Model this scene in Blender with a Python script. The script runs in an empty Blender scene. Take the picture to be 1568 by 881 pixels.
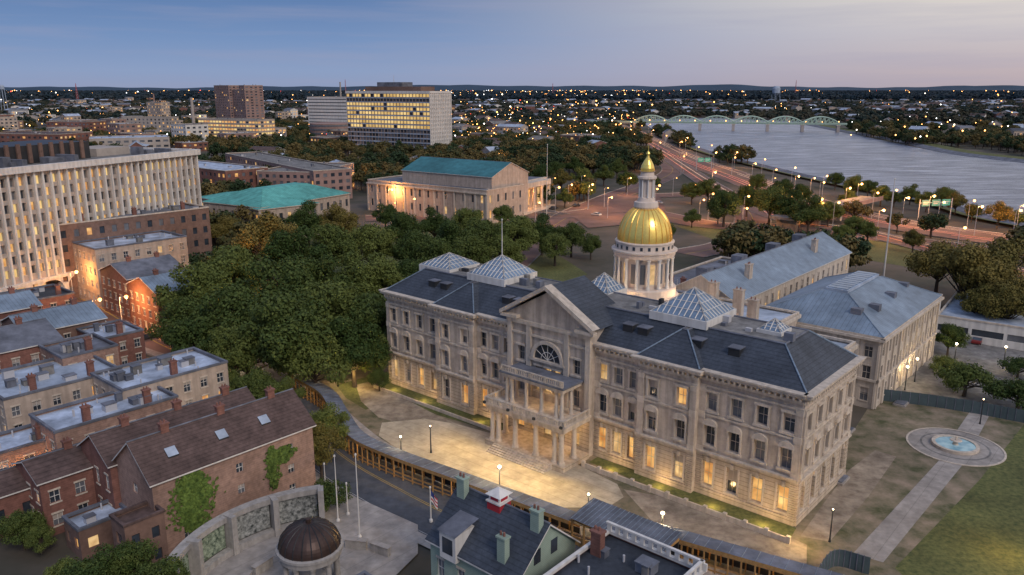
import bpy, math, random
import numpy as np
from mathutils import Vector
random.seed(7); rng=np.random.default_rng(7)
# ---- survey: camera station 54 m above ground, looking along +Y; G() turns a sighting on the
# survey photograph into a true map position (x,y) for a point of known height z
H=54.0; TH=math.radians(14.05); FO=1219.0; SN,CS=math.sin(TH),math.cos(TH)
def G(px,py,z=0.0):
    xc=(px-784)/FO; yc=(440.5-py)/FO
    t=(H-z)/(SN-yc*CS)
    return (xc*t,(CS+yc*SN)*t)
def ZP(y,py):
    yc=(440.5-py)/FO
    h=(y*SN-yc*y*CS)/(CS+yc*SN)
    return H-h
COL=bpy.context.scene.collection
# ---------------- materials
def newmat(name):
    m=bpy.data.materials.new(name); m.use_nodes=True
    nt=m.node_tree; nt.nodes.clear()
    o=nt.nodes.new('ShaderNodeOutputMaterial'); b=nt.nodes.new('ShaderNodeBsdfPrincipled')
    nt.links.new(b.outputs[0],o.inputs[0]); return m,nt,b
def c4(c): return (c[0],c[1],c[2],1)
def mat(name,col,rough=.85,var=.18,scale=.6,col2=None,metal=0,lines=None,big=.05,spec=.3,stain=0):
    m,nt,b=newmat(name); N=nt.nodes; L=nt.links
    g=N.new('ShaderNodeNewGeometry')
    n=N.new('ShaderNodeTexNoise'); n.inputs['Scale'].default_value=scale; n.inputs['Detail'].default_value=8; n.inputs['Roughness'].default_value=.65
    L.new(g.outputs['Position'],n.inputs['Vector'])
    r=N.new('ShaderNodeValToRGB'); L.new(n.outputs['Fac'],r.inputs[0])
    a=col; bb=col2 if col2 else col
    r.color_ramp.elements[0].position=.33; r.color_ramp.elements[1].position=.67
    r.color_ramp.elements[0].color=c4([x*(1-var) for x in a]); r.color_ramp.elements[1].color=c4([min(1,x*(1+var)) for x in bb])
    n2=N.new('ShaderNodeTexNoise'); n2.inputs['Scale'].default_value=big; n2.inputs['Detail'].default_value=4
    L.new(g.outputs['Position'],n2.inputs['Vector'])
    mr=N.new('ShaderNodeMapRange'); mr.inputs[1].default_value=.3; mr.inputs[2].default_value=.7; mr.inputs[3].default_value=1-var; mr.inputs[4].default_value=1+var
    L.new(n2.outputs['Fac'],mr.inputs[0])
    mx=N.new('ShaderNodeVectorMath'); mx.operation='SCALE'; L.new(r.outputs[0],mx.inputs[0]); L.new(mr.outputs[0],mx.inputs['Scale'])
    out=mx.outputs[0]
    if stain: # rain streaks: noise stretched in height
        mp=N.new('ShaderNodeMapping'); mp.inputs['Scale'].default_value=(1.3,1.3,.12); L.new(g.outputs['Position'],mp.inputs[0])
        n3=N.new('ShaderNodeTexNoise'); n3.inputs['Scale'].default_value=1; n3.inputs['Detail'].default_value=6; L.new(mp.outputs[0],n3.inputs['Vector'])
        m3=N.new('ShaderNodeMapRange'); m3.inputs[1].default_value=.35; m3.inputs[2].default_value=.6; m3.inputs[3].default_value=1-stain; m3.inputs[4].default_value=1.05; L.new(n3.outputs['Fac'],m3.inputs[0])
        s3=N.new('ShaderNodeVectorMath'); s3.operation='SCALE'; L.new(out,s3.inputs[0]); L.new(m3.outputs[0],s3.inputs['Scale']); out=s3.outputs[0]
    if lines: # (axis vector, period, width, darkness)
        ax,per,w,dk=lines
        d=N.new('ShaderNodeVectorMath'); d.operation='DOT_PRODUCT'; L.new(g.outputs['Position'],d.inputs[0]); d.inputs[1].default_value=ax
        dv=N.new('ShaderNodeMath'); dv.operation='DIVIDE'; L.new(d.outputs['Value'],dv.inputs[0]); dv.inputs[1].default_value=per
        fr=N.new('ShaderNodeMath'); fr.operation='FRACT'; L.new(dv.outputs[0],fr.inputs[0])
        lt=N.new('ShaderNodeMath'); lt.operation='LESS_THAN'; L.new(fr.outputs[0],lt.inputs[0]); lt.inputs[1].default_value=w
        m2=N.new('ShaderNodeMapRange'); L.new(lt.outputs[0],m2.inputs[0]); m2.inputs[3].default_value=1; m2.inputs[4].default_value=dk
        mx2=N.new('ShaderNodeVectorMath'); mx2.operation='SCALE'; L.new(out,mx2.inputs[0]); L.new(m2.outputs[0],mx2.inputs['Scale']); out=mx2.outputs[0]
    L.new(out,b.inputs['Base Color'])
    b.inputs['Roughness'].default_value=rough; b.inputs['Metallic'].default_value=metal
    b.inputs['Specular IOR Level'].default_value=spec
    return m
def emat(name,c1,c2,s,scale=.5,sample=True):
    m,nt,b=newmat(name); N=nt.nodes; L=nt.links
    g=N.new('ShaderNodeNewGeometry'); n=N.new('ShaderNodeTexNoise'); n.inputs['Scale'].default_value=scale; n.inputs['Detail'].default_value=3
    L.new(g.outputs['Position'],n.inputs['Vector'])
    r=N.new('ShaderNodeValToRGB'); L.new(n.outputs['Fac'],r.inputs[0])
    r.color_ramp.elements[0].position=.35; r.color_ramp.elements[1].position=.65
    r.color_ramp.elements[0].color=c4(c1); r.color_ramp.elements[1].color=c4(c2)
    L.new(r.outputs[0],b.inputs['Emission Color']); b.inputs['Emission Strength'].default_value=s
    b.inputs['Base Color'].default_value=(.1,.1,.1,1); b.inputs['Roughness'].default_value=.3
    if not sample:
        try: m.cycles.emission_sampling='NONE'
        except Exception: pass
    return m
AX=(.755,-.655); BX=(.655,.755)
M={}
M['stone']=mat('limestone_cream',(.47,.40,.335),var=.13,scale=1.4,stain=.28,big=.15)
M['rust']=mat('limestone_coursed',(.48,.40,.315),var=.13,scale=1.4,lines=((0,0,1),.62,.12,.5),stain=.22,big=.15)
M['trim']=mat('stone_trim',(.53,.46,.385),var=.10,scale=2,stain=.22)
M['white']=mat('white_paint',(.63,.61,.58),var=.07,rough=.6,stain=.15)
M['slate']=mat('slate_roof',(.050,.060,.078),var=.25,scale=2.2,lines=((0,0,1),.35,.2,.72),rough=.6,big=.3)
M['flatroof']=mat('flat_roof_gravel',(.17,.165,.16),var=.3,scale=.8,big=.2)
M['bluemetal']=mat('blue_metal_roof',(.18,.235,.30),var=.22,scale=.5,lines=((.655,.755,0),.8,.12,.68),rough=.5,big=.12)
M['bluemetal2']=mat('blue_metal_roof_cross',(.17,.225,.29),var=.22,scale=.5,lines=((.755,-.655,0),.8,.12,.68),rough=.5,big=.12)
M['bluewhite']=mat('pale_membrane_roof',(.32,.38,.47),var=.22,scale=.5,big=.15)
M['gold']=mat('gold_leaf',(1.0,.68,.18),rough=.28,var=.12,scale=3,metal=.75)
M['goldrib']=mat('gold_rib',(.90,.55,.14),rough=.35,var=.1,metal=.8)
M['pale']=mat('drum_paint',(.64,.54,.46),var=.06,stain=.1)
M['dark']=mat('dark_metal',(.03,.032,.036),var=.2,rough=.5)
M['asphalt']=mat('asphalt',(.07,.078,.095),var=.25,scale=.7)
M['redroad']=mat('asphalt_lamp_glow',(.15,.095,.085),var=.28,scale=.1,big=.02)  # orange street-lamp glow put into the asphalt colour
M['concrete']=mat('concrete_paving',(.30,.275,.255),var=.18,scale=.8,lines=((.755,-.655,0),2.5,.03,.75),big=.2)
M['plaza']=mat('plaza_paving',(.42,.36,.27),var=.2,scale=.7,lines=((.655,.755,0),2.0,.04,.7),big=.2)
M['dirt']=mat('bare_earth',(.22,.17,.13),var=.25,scale=.5,col2=(.31,.26,.20),big=.15)
M['grass']=mat('lawn_grass',(.065,.09,.028),var=.28,scale=1.5,col2=(.115,.115,.04),big=.12)
M['patchy']=mat('patchy_grass_and_earth',(.065,.08,.03),var=.18,scale=.25,col2=(.25,.195,.145))
M['ground']=mat('ground_soil_scrub',(.040,.052,.032),var=.3,scale=.03,col2=(.10,.08,.065),big=.004)
M['bricktan']=mat('tan_brick',(.30,.195,.155),var=.22,scale=1.6,lines=((0,0,1),.3,.2,.85),big=.2)
M['brickred']=mat('red_brick',(.205,.098,.078),var=.24,scale=1.5,lines=((0,0,1),.3,.2,.85),big=.2)
M['brickbrown']=mat('brown_brick',(.175,.11,.088),var=.22,scale=1.0)
M['brickpink']=mat('pink_brown_brick',(.29,.19,.165),var=.14,scale=.4)
M['cream']=mat('cream_render',(.43,.35,.29),var=.14,stain=.18)
M['beige']=mat('beige_panel',(.38,.335,.30),var=.10)
M['brownroof']=mat('brown_shingle_roof',(.098,.066,.060),var=.3,scale=1.5,lines=((0,0,1),.3,.25,.75),big=.3)
M['greyroof']=mat('grey_roof',(.13,.14,.17),var=.3,scale=.5,big=.2)
M['silver']=mat('silver_coated_roof',(.36,.42,.52),var=.36,scale=.35,rough=.6,big=.25)
M['teal']=mat('verdigris_copper_roof',(.10,.35,.32),var=.22,scale=.4,lines=((.655,.755,0),1.0,.15,.72))
M['tealdark']=mat('verdigris_dark_roof',(.045,.165,.19),var=.2,scale=.4,lines=((.655,.755,0),1.0,.15,.72))
M['palegreen']=mat('pale_green_siding',(.28,.36,.30),var=.12,lines=((0,0,1),.2,.2,.8))
M['redpaint']=mat('red_metal',(.38,.03,.04),var=.1,rough=.5)
M['ivy']=mat('ivy_leaves',(.05,.10,.02),var=.4,scale=2,col2=(.10,.15,.03))
M['wood']=mat('pine_boards',(.36,.21,.08),var=.25,scale=2)
M['fence']=mat('green_construction_fence',(.07,.10,.11),var=.15)
M['steelgreen']=mat('green_bridge_steel',(.40,.52,.42),var=.08)
M['pole']=mat('painted_pole',(.45,.45,.47),var=.05,rough=.4)
M['yellowline']=mat('yellow_road_paint',(.35,.25,.06),var=.2,scale=2)
M['whiteline']=mat('white_road_paint',(.36,.36,.37),var=.3,scale=2)
M['mosaic']=mat('mosaic_mural',(.02,.05,.03),var=.3,scale=2.5,col2=(.28,.33,.24))
M['mural']=mat('photo_mural',(.03,.04,.04),var=.3,scale=2.0,col2=(.36,.37,.35))
M['memstone']=mat('granite',(.34,.32,.30),var=.14,scale=2,stain=.2)
M['bronze']=mat('bronze_dome',(.07,.045,.038),var=.2,rough=.45,metal=.4,stain=.2)
M['bark']=mat('bark',(.07,.055,.045),var=.3,scale=3)
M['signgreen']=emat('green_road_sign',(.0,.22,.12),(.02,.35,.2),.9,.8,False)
M['flagred']=mat('flag_cloth',(.4,.03,.05),var=.1); M['flagblue']=mat('flag_blue',(.03,.05,.2),var=.1)
M['glass']=mat('window_glass_dark',(.035,.045,.06),rough=.12,var=.4,scale=.3,spec=.8)
M['glass2']=mat('window_blind_grey',(.13,.14,.16),rough=.3,var=.3,scale=.3,spec=.6)
M['skyglass']=mat('skylight_glass',(.15,.22,.31),rough=.25,var=.2,spec=.6)
M['lit']=emat('window_lit_warm',(.60,.22,.035),(1,.57,.17),.88,.6)
M['lit2']=emat('window_lit_pale',(.50,.26,.07),(.95,.62,.27),.8,.8)
M['lit3']=emat('office_strip_lit',(.55,.33,.08),(1,.70,.26),.95,.12)
M['bulb']=emat('lamp_globe',(1,.75,.4),(1,.85,.6),14)
M['orange']=emat('sodium_lamp',(1,.36,.07),(1,.52,.16),8,.01,False)
M['whitel']=emat('white_lamp',(1,.85,.65),(.9,.95,1),6,.01,False)
M['redl']=emat('red_lamp',(1,.06,.03),(1,.1,.05),6,.01,False)
M['trailr']=emat('tail_light_trail',(1,.12,.05),(1,.25,.08),1.2,.02,False)
M['trailw']=emat('head_light_trail',(1,.50,.25),(1,.72,.45),1.1,.02,False)
M['carp']=mat('car_paint_grey',(.3,.31,.33),rough=.35,var=.05); M['carr']=mat('car_paint_red',(.2,.03,.03),rough=.35,var=.05)
def leafmat(name,c1,c2,hv=.5,fine=1.1):
    m,nt,b=newmat(name); N=nt.nodes; L=nt.links
    g=N.new('ShaderNodeNewGeometry'); n=N.new('ShaderNodeTexNoise'); n.inputs['Scale'].default_value=fine; n.inputs['Detail'].default_value=5; n.inputs['Roughness'].default_value=.7
    L.new(g.outputs['Position'],n.inputs['Vector'])
    oi=N.new('ShaderNodeObjectInfo')
    ad=N.new('ShaderNodeMath'); ad.operation='MULTIPLY_ADD'; L.new(oi.outputs['Random'],ad.inputs[0]); ad.inputs[1].default_value=hv; ad.inputs[2].default_value=-hv/2
    a2=N.new('ShaderNodeMath'); L.new(ad.outputs[0],a2.inputs[0]); L.new(n.outputs['Fac'],a2.inputs[1])
    r=N.new('ShaderNodeValToRGB'); L.new(a2.outputs[0],r.inputs[0])
    r.color_ramp.elements[0].position=.3; r.color_ramp.elements[1].position=.72
    r.color_ramp.elements[0].color=c4(c1); r.color_ramp.elements[1].color=c4(c2)
    L.new(r.outputs[0],b.inputs['Base Color']); b.inputs['Roughness'].default_value=.75; b.inputs['Specular IOR Level'].default_value=.2
    return m
M['leaf']=leafmat('foliage_green',(.032,.060,.014),(.125,.15,.036),.42)
M['leafy']=leafmat('foliage_autumn_green',(.08,.08,.018),(.22,.165,.045),.3)
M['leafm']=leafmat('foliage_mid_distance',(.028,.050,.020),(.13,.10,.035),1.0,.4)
M['leaff']=leafmat('foliage_far_haze',(.022,.040,.034),(.075,.070,.045),.9,.1)  # some bluish distance haze put into the leaf colour
M['leafh']=leafmat('foliage_horizon_haze',(.018,.038,.055),(.045,.060,.072),.8,.05)  # leaf colour shifted to blue to paint in atmospheric haze
# ---------------- geometry helpers
class Fr:
    def __init__(s,ox,oy,ax,ay):
        l=math.hypot(ax,ay) or 1.0; s.o=(ox,oy); s.a=(ax/l,ay/l); s.b=(-ay/l,ax/l)
    def p(s,u,v,z): return (s.o[0]+s.a[0]*u+s.b[0]*v, s.o[1]+s.a[1]*u+s.b[1]*v, z)
    def sub(s,u,v):
        p=s.p(u,v,0); return Fr(p[0],p[1],*s.a)
    def side(s,i,W,D):
        if i==0: return s
        if i==1: p=s.p(W,0,0); return Fr(p[0],p[1],*s.b)
        if i==2: p=s.p(W,D,0); return Fr(p[0],p[1],-s.a[0],-s.a[1])
        p=s.p(0,D,0); return Fr(p[0],p[1],-s.b[0],-s.b[1])
class MB:
    def __init__(s): s.v=[];s.f=[];s.m=[];s.mats=[]
    def mi(s,m):
        m=M[m]
        if m not in s.mats: s.mats.append(m)
        return s.mats.index(m)
    def poly(s,pts,m):
        n=len(s.v); s.v.extend(pts); s.f.append(tuple(range(n,n+len(pts)))); s.m.append(s.mi(m))
    def box(s,fr,u0,u1,v0,v1,z0,z1,m):
        n=len(s.v)
        for z in (z0,z1):
            for u,v in ((u0,v0),(u1,v0),(u1,v1),(u0,v1)): s.v.append(fr.p(u,v,z))
        k=s.mi(m)
        for q in ((3,2,1,0),(4,5,6,7),(0,1,5,4),(1,2,6,5),(2,3,7,6),(3,0,4,7)):
            s.f.append(tuple(n+i for i in q)); s.m.append(k)
    def lathe(s,x,y,prof,n,m,a0=0,a1=2*math.pi,cap=False):
        b=len(s.v); k=s.mi(m); full=abs(a1-a0-2*math.pi)<1e-6
        for r,z in prof:
            for i in range(n if full else n+1):
                a=a0+(a1-a0)*i/n; s.v.append((x+r*math.cos(a),y+r*math.sin(a),z))
        w=n if full else n+1
        for j in range(len(prof)-1):
            for i in range(n):
                i2=(i+1)%w
                s.f.append((b+j*w+i,b+j*w+i2,b+(j+1)*w+i2,b+(j+1)*w+i)); s.m.append(k)
        if cap:
            s.f.append(tuple(b+(len(prof)-1)*w+i for i in range(w))); s.m.append(k)
    def cyl(s,x,y,z0,z1,r0,r1,n,m): s.lathe(x,y,[(r0,z0),(r1,z1)],n,m,cap=True)
    def tube(s,p,q,r0,r1,n,m):
        p=np.array(p,float);q=np.array(q,float);d=q-p;L=np.linalg.norm(d)
        if L<1e-6:return
        d/=L; a=np.cross(d,(0,0,1) if abs(d[2])<.9 else (1,0,0)); a/=np.linalg.norm(a); b=np.cross(d,a)
        k=len(s.v); mi=s.mi(m)
        for c,r in ((p,r0),(q,r1)):
            for i in range(n):
                t=2*math.pi*i/n; s.v.append(tuple(c+r*(math.cos(t)*a+math.sin(t)*b)))
        for i in range(n):
            j=(i+1)%n; s.f.append((k+i,k+j,k+n+j,k+n+i)); s.m.append(mi)
    def obj(s,name,parent=None,smooth=False):
        a=np.array(s.v,float)
        if parent is not None: o=np.array(parent.location)
        else:
            o=(a.min(0)+a.max(0))/2; o[2]=a[:,2].min()
        me=bpy.data.meshes.new(name); me.from_pydata([tuple(x) for x in (a-o)],[],s.f)
        for m in s.mats: me.materials.append(m)
        me.polygons.foreach_set('material_index',s.m)
        if smooth: me.polygons.foreach_set('use_smooth',[True]*len(s.f))
        me.update(); ob=bpy.data.objects.new(name,me); COL.objects.link(ob)
        if parent is not None: ob.parent=parent
        else: ob.location=o
        return ob
def empty(name,x,y,z=0):
    e=bpy.data.objects.new(name,None); e.location=(x,y,z); COL.objects.link(e); return e
EXC=[]
def inpoly(P,poly):
    x,y=P[:,0],P[:,1]; c=np.zeros(len(P),bool); n=len(poly)
    for i in range(n):
        x0,y0=poly[i]; x1,y1=poly[i-1]
        t=((y0>y)!=(y1>y))&(x<(x1-x0)*(y-y0)/((y1-y0) if y1!=y0 else 1e-9)+x0); c^=t
    return c
def gl(p,lit=('lit','lit2')):
    r=random.random()
    if r<p: return random.choice(lit)
    return 'glass' if r<p+(1-p)*.6 else 'glass2'
def wall(mb,fr,u0,u1,z0,z1,ops,m,inset=.25,v=0.0,bars=None,barw=.06):
    us=sorted({u0,u1}|{round(o[0],4) for o in ops}|{round(o[1],4) for o in ops})
    zs=sorted({z0,z1}|{round(o[2],4) for o in ops}|{round(o[3],4) for o in ops})
    for j in range(len(zs)-1):
        zc=(zs[j]+zs[j+1])/2; run=None
        row=[o for o in ops if o[2]<zc<o[3]]
        for i in range(len(us)-1):
            uc=(us[i]+us[i+1])/2
            solid=not any(o[0]<uc<o[1] for o in row)
            if solid and run is None: run=us[i]
            if (not solid or i==len(us)-2) and run is not None:
                e=us[i+1] if solid else us[i]
                mb.poly([fr.p(run,v,zs[j]),fr.p(e,v,zs[j]),fr.p(e,v,zs[j+1]),fr.p(run,v,zs[j+1])],m); run=None
    w=v+inset
    for a,b,c,d,g in ops:
        mb.poly([fr.p(a,w,c),fr.p(b,w,c),fr.p(b,w,d),fr.p(a,w,d)],g)
        mb.poly([fr.p(a,v,c),fr.p(b,v,c),fr.p(b,w,c),fr.p(a,w,c)],m)
        mb.poly([fr.p(a,v,d),fr.p(b,v,d),fr.p(b,w,d),fr.p(a,w,d)],m)
        mb.poly([fr.p(a,v,c),fr.p(a,w,c),fr.p(a,w,d),fr.p(a,v,d)],m)
        mb.poly([fr.p(b,v,c),fr.p(b,w,c),fr.p(b,w,d),fr.p(b,v,d)],m)
        if bars:
            mu=(a+b)/2; mz=(c+d)/2; e=w-.05
            mb.box(fr,mu-barw/2,mu+barw/2,e,w-.01,c,d,bars); mb.box(fr,a,b,e-.02,w-.012,mz-barw/2,mz+barw/2,bars)
            mb.box(fr,a,a+barw,e-.03,w-.013,c,d,bars); mb.box(fr,b-barw,b,e-.03,w-.013,c,d,bars)
            mb.box(fr,a+barw,b-barw,e-.04,w-.014,d-barw,d,bars)
            if random.random()<.35: # half-drawn blind
                k=random.uniform(.25,.6); mb.poly([fr.p(a+barw,w-.02,d-(d-c)*k),fr.p(b-barw,w-.02,d-(d-c)*k),fr.p(b-barw,w-.02,d),fr.p(a+barw,w-.02,d)],'beige')
def grid(L,z0,z1,nc,nr,fw,fh,p,lit=('lit','lit2'),off=.5):
    o=[]
    cw=L/nc; ch=(z1-z0)/nr
    for j in range(nr):
        for i in range(nc):
            a=cw*(i+.5-fw/2); c=z0+ch*(j+off-fh/2); o.append((a,a+cw*fw,c,c+ch*fh,gl(p,lit)))
    return o
def roof_flat(mb,fr,W,D,h,rm,wm,units=0,cop=.25):
    mb.poly([fr.p(.01,.01,h-.5),fr.p(W-.01,.01,h-.5),fr.p(W-.01,D-.01,h-.5),fr.p(.01,D-.01,h-.5)],rm)
    mb.box(fr,-.12,W+.12,-.12,cop,h-.18,h+.15,wm); mb.box(fr,-.12,W+.12,D-cop,D+.12,h-.18,h+.15,wm)
    mb.box(fr,-.12,cop,cop,D-cop,h-.18,h+.15,wm); mb.box(fr,W-cop,W+.12,cop,D-cop,h-.18,h+.15,wm)
    for i in range(units):
        a=random.uniform(1,max(1.1,W-3.5)); b=random.uniform(1,max(1.1,D-3)); s=random.uniform(.6,1.9); t=random.uniform(.1,1.0)
        mb.box(fr,a,min(a+s,W-.5),b,min(b+s*.8,D-.5),h-.5,h+t,random.choice(['flatroof','greyroof','greyroof','pole']))
        mb.box(fr,a-.08,min(a+s,W-.5)+.08,b-.08,min(b+s*.8,D-.5)+.08,h+t,h+t+.1,'greyroof')
        mb.cyl(*fr.p(random.uniform(.5,W-.5),random.uniform(.5,D-.5),0)[:2],h-.5,h+random.uniform(.1,.6),.12,.12,6,'pole')
def roof_gable(mb,fr,W,D,h,rh,rm,wm,ov=.4,ax='u'):
    if ax=='u':
        sl=rh/(D/2); ez=h-ov*sl
        for t in (0,.18):
            mm=rm if t else wm
            mb.poly([fr.p(-ov,-ov,ez+t),fr.p(W+ov,-ov,ez+t),fr.p(W+ov,D/2,h+rh+t),fr.p(-ov,D/2,h+rh+t)],mm)
            mb.poly([fr.p(-ov,D+ov,ez+t),fr.p(W+ov,D+ov,ez+t),fr.p(W+ov,D/2,h+rh+t),fr.p(-ov,D/2,h+rh+t)],mm)
        for u in (-ov,W+ov):
            for v0,z0,v1,z1 in ((-ov,ez,D/2,h+rh),(D/2,h+rh,D+ov,ez)):
                mb.poly([fr.p(u,v0,z0),fr.p(u,v1,z1),fr.p(u,v1,z1+.18),fr.p(u,v0,z0+.18)],'white')
        for v in (-ov,D+ov): mb.poly([fr.p(-ov,v,ez),fr.p(W+ov,v,ez),fr.p(W+ov,v,ez+.18),fr.p(-ov,v,ez+.18)],'white')
        mb.tube(fr.p(-ov,D/2,h+rh+.2),fr.p(W+ov,D/2,h+rh+.2),.12,.12,5,'greyroof')
        for u in (0,W): mb.poly([fr.p(u,0,h),fr.p(u,D,h),fr.p(u,D/2,h+rh)],wm)
    else:
        f2=fr.side(1,W,D); roof_gable(mb,f2,D,W,h,rh,rm,wm,ov,'u')
def roof_hip(mb,fr,W,D,h,rh,run,rm,ov=.4,top=None,rm2=None):
    rm2=rm2 or rm; r=min(run,W/2,D/2)
    o=[(-ov,-ov),(W+ov,-ov),(W+ov,D+ov),(-ov,D+ov)]; i=[(r,r),(W-r,r),(W-r,D-r),(r,D-r)]
    for k in range(4):
        a,b=o[k],o[(k+1)%4]; c,d=i[(k+1)%4],i[k]
        mb.poly([fr.p(*a,h),fr.p(*b,h),fr.p(*c,h+rh),fr.p(*d,h+rh)],rm if k%2==0 else rm2)
        mb.poly([fr.p(*a,h-.3),fr.p(*b,h-.3),fr.p(*b,h),fr.p(*a,h)],'trim')
        mb.tube(fr.p(*a,h+.03),fr.p(*d,h+rh+.03),.1,.1,4,rm)
    mb.poly([fr.p(*q,h-.3) for q in o],'trim')
    if W-2*r>.05 and D-2*r>.05: mb.poly([fr.p(*q,h+rh) for q in i],top or rm)
def chimney(mb,fr,u,v,z0,z1,s=.7,m='brickred'):
    mb.box(fr,u,u+s*1.4,v,v+s,z0,z1,m); mb.box(fr,u-.1,u+s*1.4+.1,v-.1,v+s+.1,z1,z1+.2,m)
    for k in (.3,.9): mb.cyl(*fr.p(u+s*k,v+s/2,0)[:2],z1+.2,z1+.6,.13,.11,8,'brickred')
def bldg(name,fr,W,D,h,wm='brickred',rm='greyroof',bay=3,floor=3.4,fw=.4,fh=.5,lit=.1,roof='flat',rh=3,z0=.5,bars=None,units=3,litm=('lit','lit2'),inset=.2,trim='trim',top=.8,run=99,sills=False,chim=0,ax='u',rm2=None,mk=True,par=None):
    mb=MB(); nr=max(1,int((h-z0-top)/floor+.5))
    for i in range(4):
        L=W if i%2==0 else D; f=fr.side(i,W,D)
        if i==2: wall(mb,f,0,L,0,h,[],wm); continue
        nc=max(1,int(L/bay+.5)); ops=grid(L,z0,h-top,nc,nr,fw,fh,lit,litm)
        wall(mb,f,0,L,0,h,ops,wm,inset,bars=bars)
        if sills:
            for o in ops: mb.box(f,o[0]-.12,o[1]+.12,-.10,0,o[2]-.2,o[2]-.02,trim); mb.box(f,o[0]-.12,o[1]+.12,-.08,0,o[3]+.02,o[3]+.25,trim)
    if roof=='flat': roof_flat(mb,fr,W,D,h,rm,par or trim,units)
    elif roof=='gable': roof_gable(mb,fr,W,D,h,rh,rm,wm,ax=ax)
    else: roof_hip(mb,fr,W,D,h,rh,run,rm,rm2=rm2)
    for c in range(chim): chimney(mb,fr,W*(c+.5)/chim,D*.5-.3 if roof!='flat' else D*.15,h-.5,h+(rh+1 if roof=='gable' else 1.6))
    EXC.append([fr.p(u,v,0)[:2] for u,v in ((-2,-2),(W+2,-2),(W+2,D+2),(-2,D+2))])
    return mb.obj(name) if mk else mb
def sheet(name,pts,z,m,exc=False):
    mb=MB(); mb.poly([(x,y,z) for x,y in pts],m)
    if exc: EXC.append(pts)
    return mb.obj(name)
def smoothline(pts,n=8):
    P=[np.array(p,float) for p in pts]; P=[2*P[0]-P[1]]+P+[2*P[-1]-P[-2]]; o=[]
    for i in range(1,len(P)-2):
        for k in range(n):
            t=k/n; a,b,c,d=P[i-1:i+3]
            o.append(.5*((2*b)+(c-a)*t+(2*a-5*b+4*c-d)*t*t+(3*b-a-3*c+d)*t**3))
    o.append(P[-2]); return o
def offset(line,d):
    o=[]
    for i,p in enumerate(line):
        a=line[max(0,i-1)]; b=line[min(len(line)-1,i+1)]; t=b-a; t=t/(np.linalg.norm(t)+1e-9)
        o.append(p+np.array((-t[1],t[0]))*d)
    return o
def ribbon(mb,line,d0,d1,z,m,z1=None):
    A=offset(line,d0);B=offset(line,d1); z1=z if z1 is None else z1
    for i in range(len(line)-1): mb.poly([(A[i][0],A[i][1],z),(A[i+1][0],A[i+1][1],z),(B[i+1][0],B[i+1][1],z1),(B[i][0],B[i][1],z1)],m)
def exline(line,w):
    A=offset(line,w);B=offset(line,-w)
    for i in range(0,len(line)-1,4):
        j=min(i+4,len(line)-1); EXC.append([tuple(A[i]),tuple(A[j]),tuple(B[j]),tuple(B[i])])
def light(name,x,y,z,p,col,r=.4,parent=None,aim=None,spot=None):
    l=bpy.data.lights.new(name,'SPOT' if spot else 'POINT'); l.energy=p; l.color=col; l.shadow_soft_size=r
    o=bpy.data.objects.new(name,l); COL.objects.link(o)
    if spot: l.spot_size=math.radians(spot); l.spot_blend=.9; o.rotation_euler=(Vector((x,y,z))-Vector(aim)).to_track_quat('Z','Y').to_euler()
    if parent: o.parent=parent; o.location=(x-parent.location[0],y-parent.location[1],z-parent.location[2])
    else: o.location=(x,y,z)
    return o
# ---------------- camera
cam=bpy.data.cameras.new('camera'); cam.lens=28; cam.sensor_width=36; cam.clip_end=60000; cam.clip_start=.5
co=bpy.data.objects.new('camera',cam); co.location=(0,0,H); co.rotation_euler=(math.pi/2-TH,0,0); COL.objects.link(co); bpy.context.scene.camera=co
# ---------------- sky
w=bpy.data.worlds.new('World'); bpy.context.scene.world=w; w.use_nodes=True
nt=w.node_tree; nt.nodes.clear(); N=nt.nodes; L=nt.links
out=N.new('ShaderNodeOutputWorld'); bg=N.new('ShaderNodeBackground'); L.new(bg.outputs[0],out.inputs[0])
tc=N.new('ShaderNodeTexCoord'); sp=N.new('ShaderNodeSeparateXYZ'); L.new(tc.outputs['Generated'],sp.inputs[0])
def ramp(el):
    r=N.new('ShaderNodeValToRGB'); L.new(sp.outputs['Z'],r.inputs[0]); e=r.color_ramp.elements
    e[0].position=el[0][0]; e[0].color=c4(el[0][1]); e[1].position=el[-1][0]; e[1].color=c4(el[-1][1])
    for p,c in el[1:-1]:
        x=e.new(p); x.color=c4(c)
    return r
rl=ramp([(0,(.27,.33,.50)),(.02,(.25,.34,.54)),(.055,(.17,.28,.51)),(.11,(.095,.19,.41)),(.3,(.18,.25,.45)),(1,(.34,.42,.62))])
rr=ramp([(0,(.47,.39,.42)),(.02,(.50,.43,.47)),(.06,(.58,.54,.57)),(.11,(.80,.73,.65)),(.3,(.66,.62,.62)),(1,(.34,.42,.62))])
mf=N.new('ShaderNodeMapRange'); mf.interpolation_type='SMOOTHSTEP'; L.new(sp.outputs['X'],mf.inputs[0]); mf.inputs[1].default_value=-.24; mf.inputs[2].default_value=.60
mx=N.new('ShaderNodeMix'); mx.data_type='RGBA'; L.new(mf.outputs[0],mx.inputs['Factor']); L.new(rl.outputs[0],mx.inputs[6]); L.new(rr.outputs[0],mx.inputs[7])
mp=N.new('ShaderNodeMapping'); L.new(tc.outputs['Generated'],mp.inputs[0]); mp.inputs['Scale'].default_value=(2.2,2.2,38); mp.inputs['Rotation'].default_value=(0,math.radians(-2.5),0)
cn=N.new('ShaderNodeTexNoise'); L.new(mp.outputs[0],cn.inputs['Vector']); cn.inputs['Scale'].default_value=1.6; cn.inputs['Detail'].default_value=7; cn.inputs['Roughness'].default_value=.55
cr=N.new('ShaderNodeMapRange'); L.new(cn.outputs['Fac'],cr.inputs[0]); cr.inputs[1].default_value=.48; cr.inputs[2].default_value=.78; cr.inputs[4].default_value=.42
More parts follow.
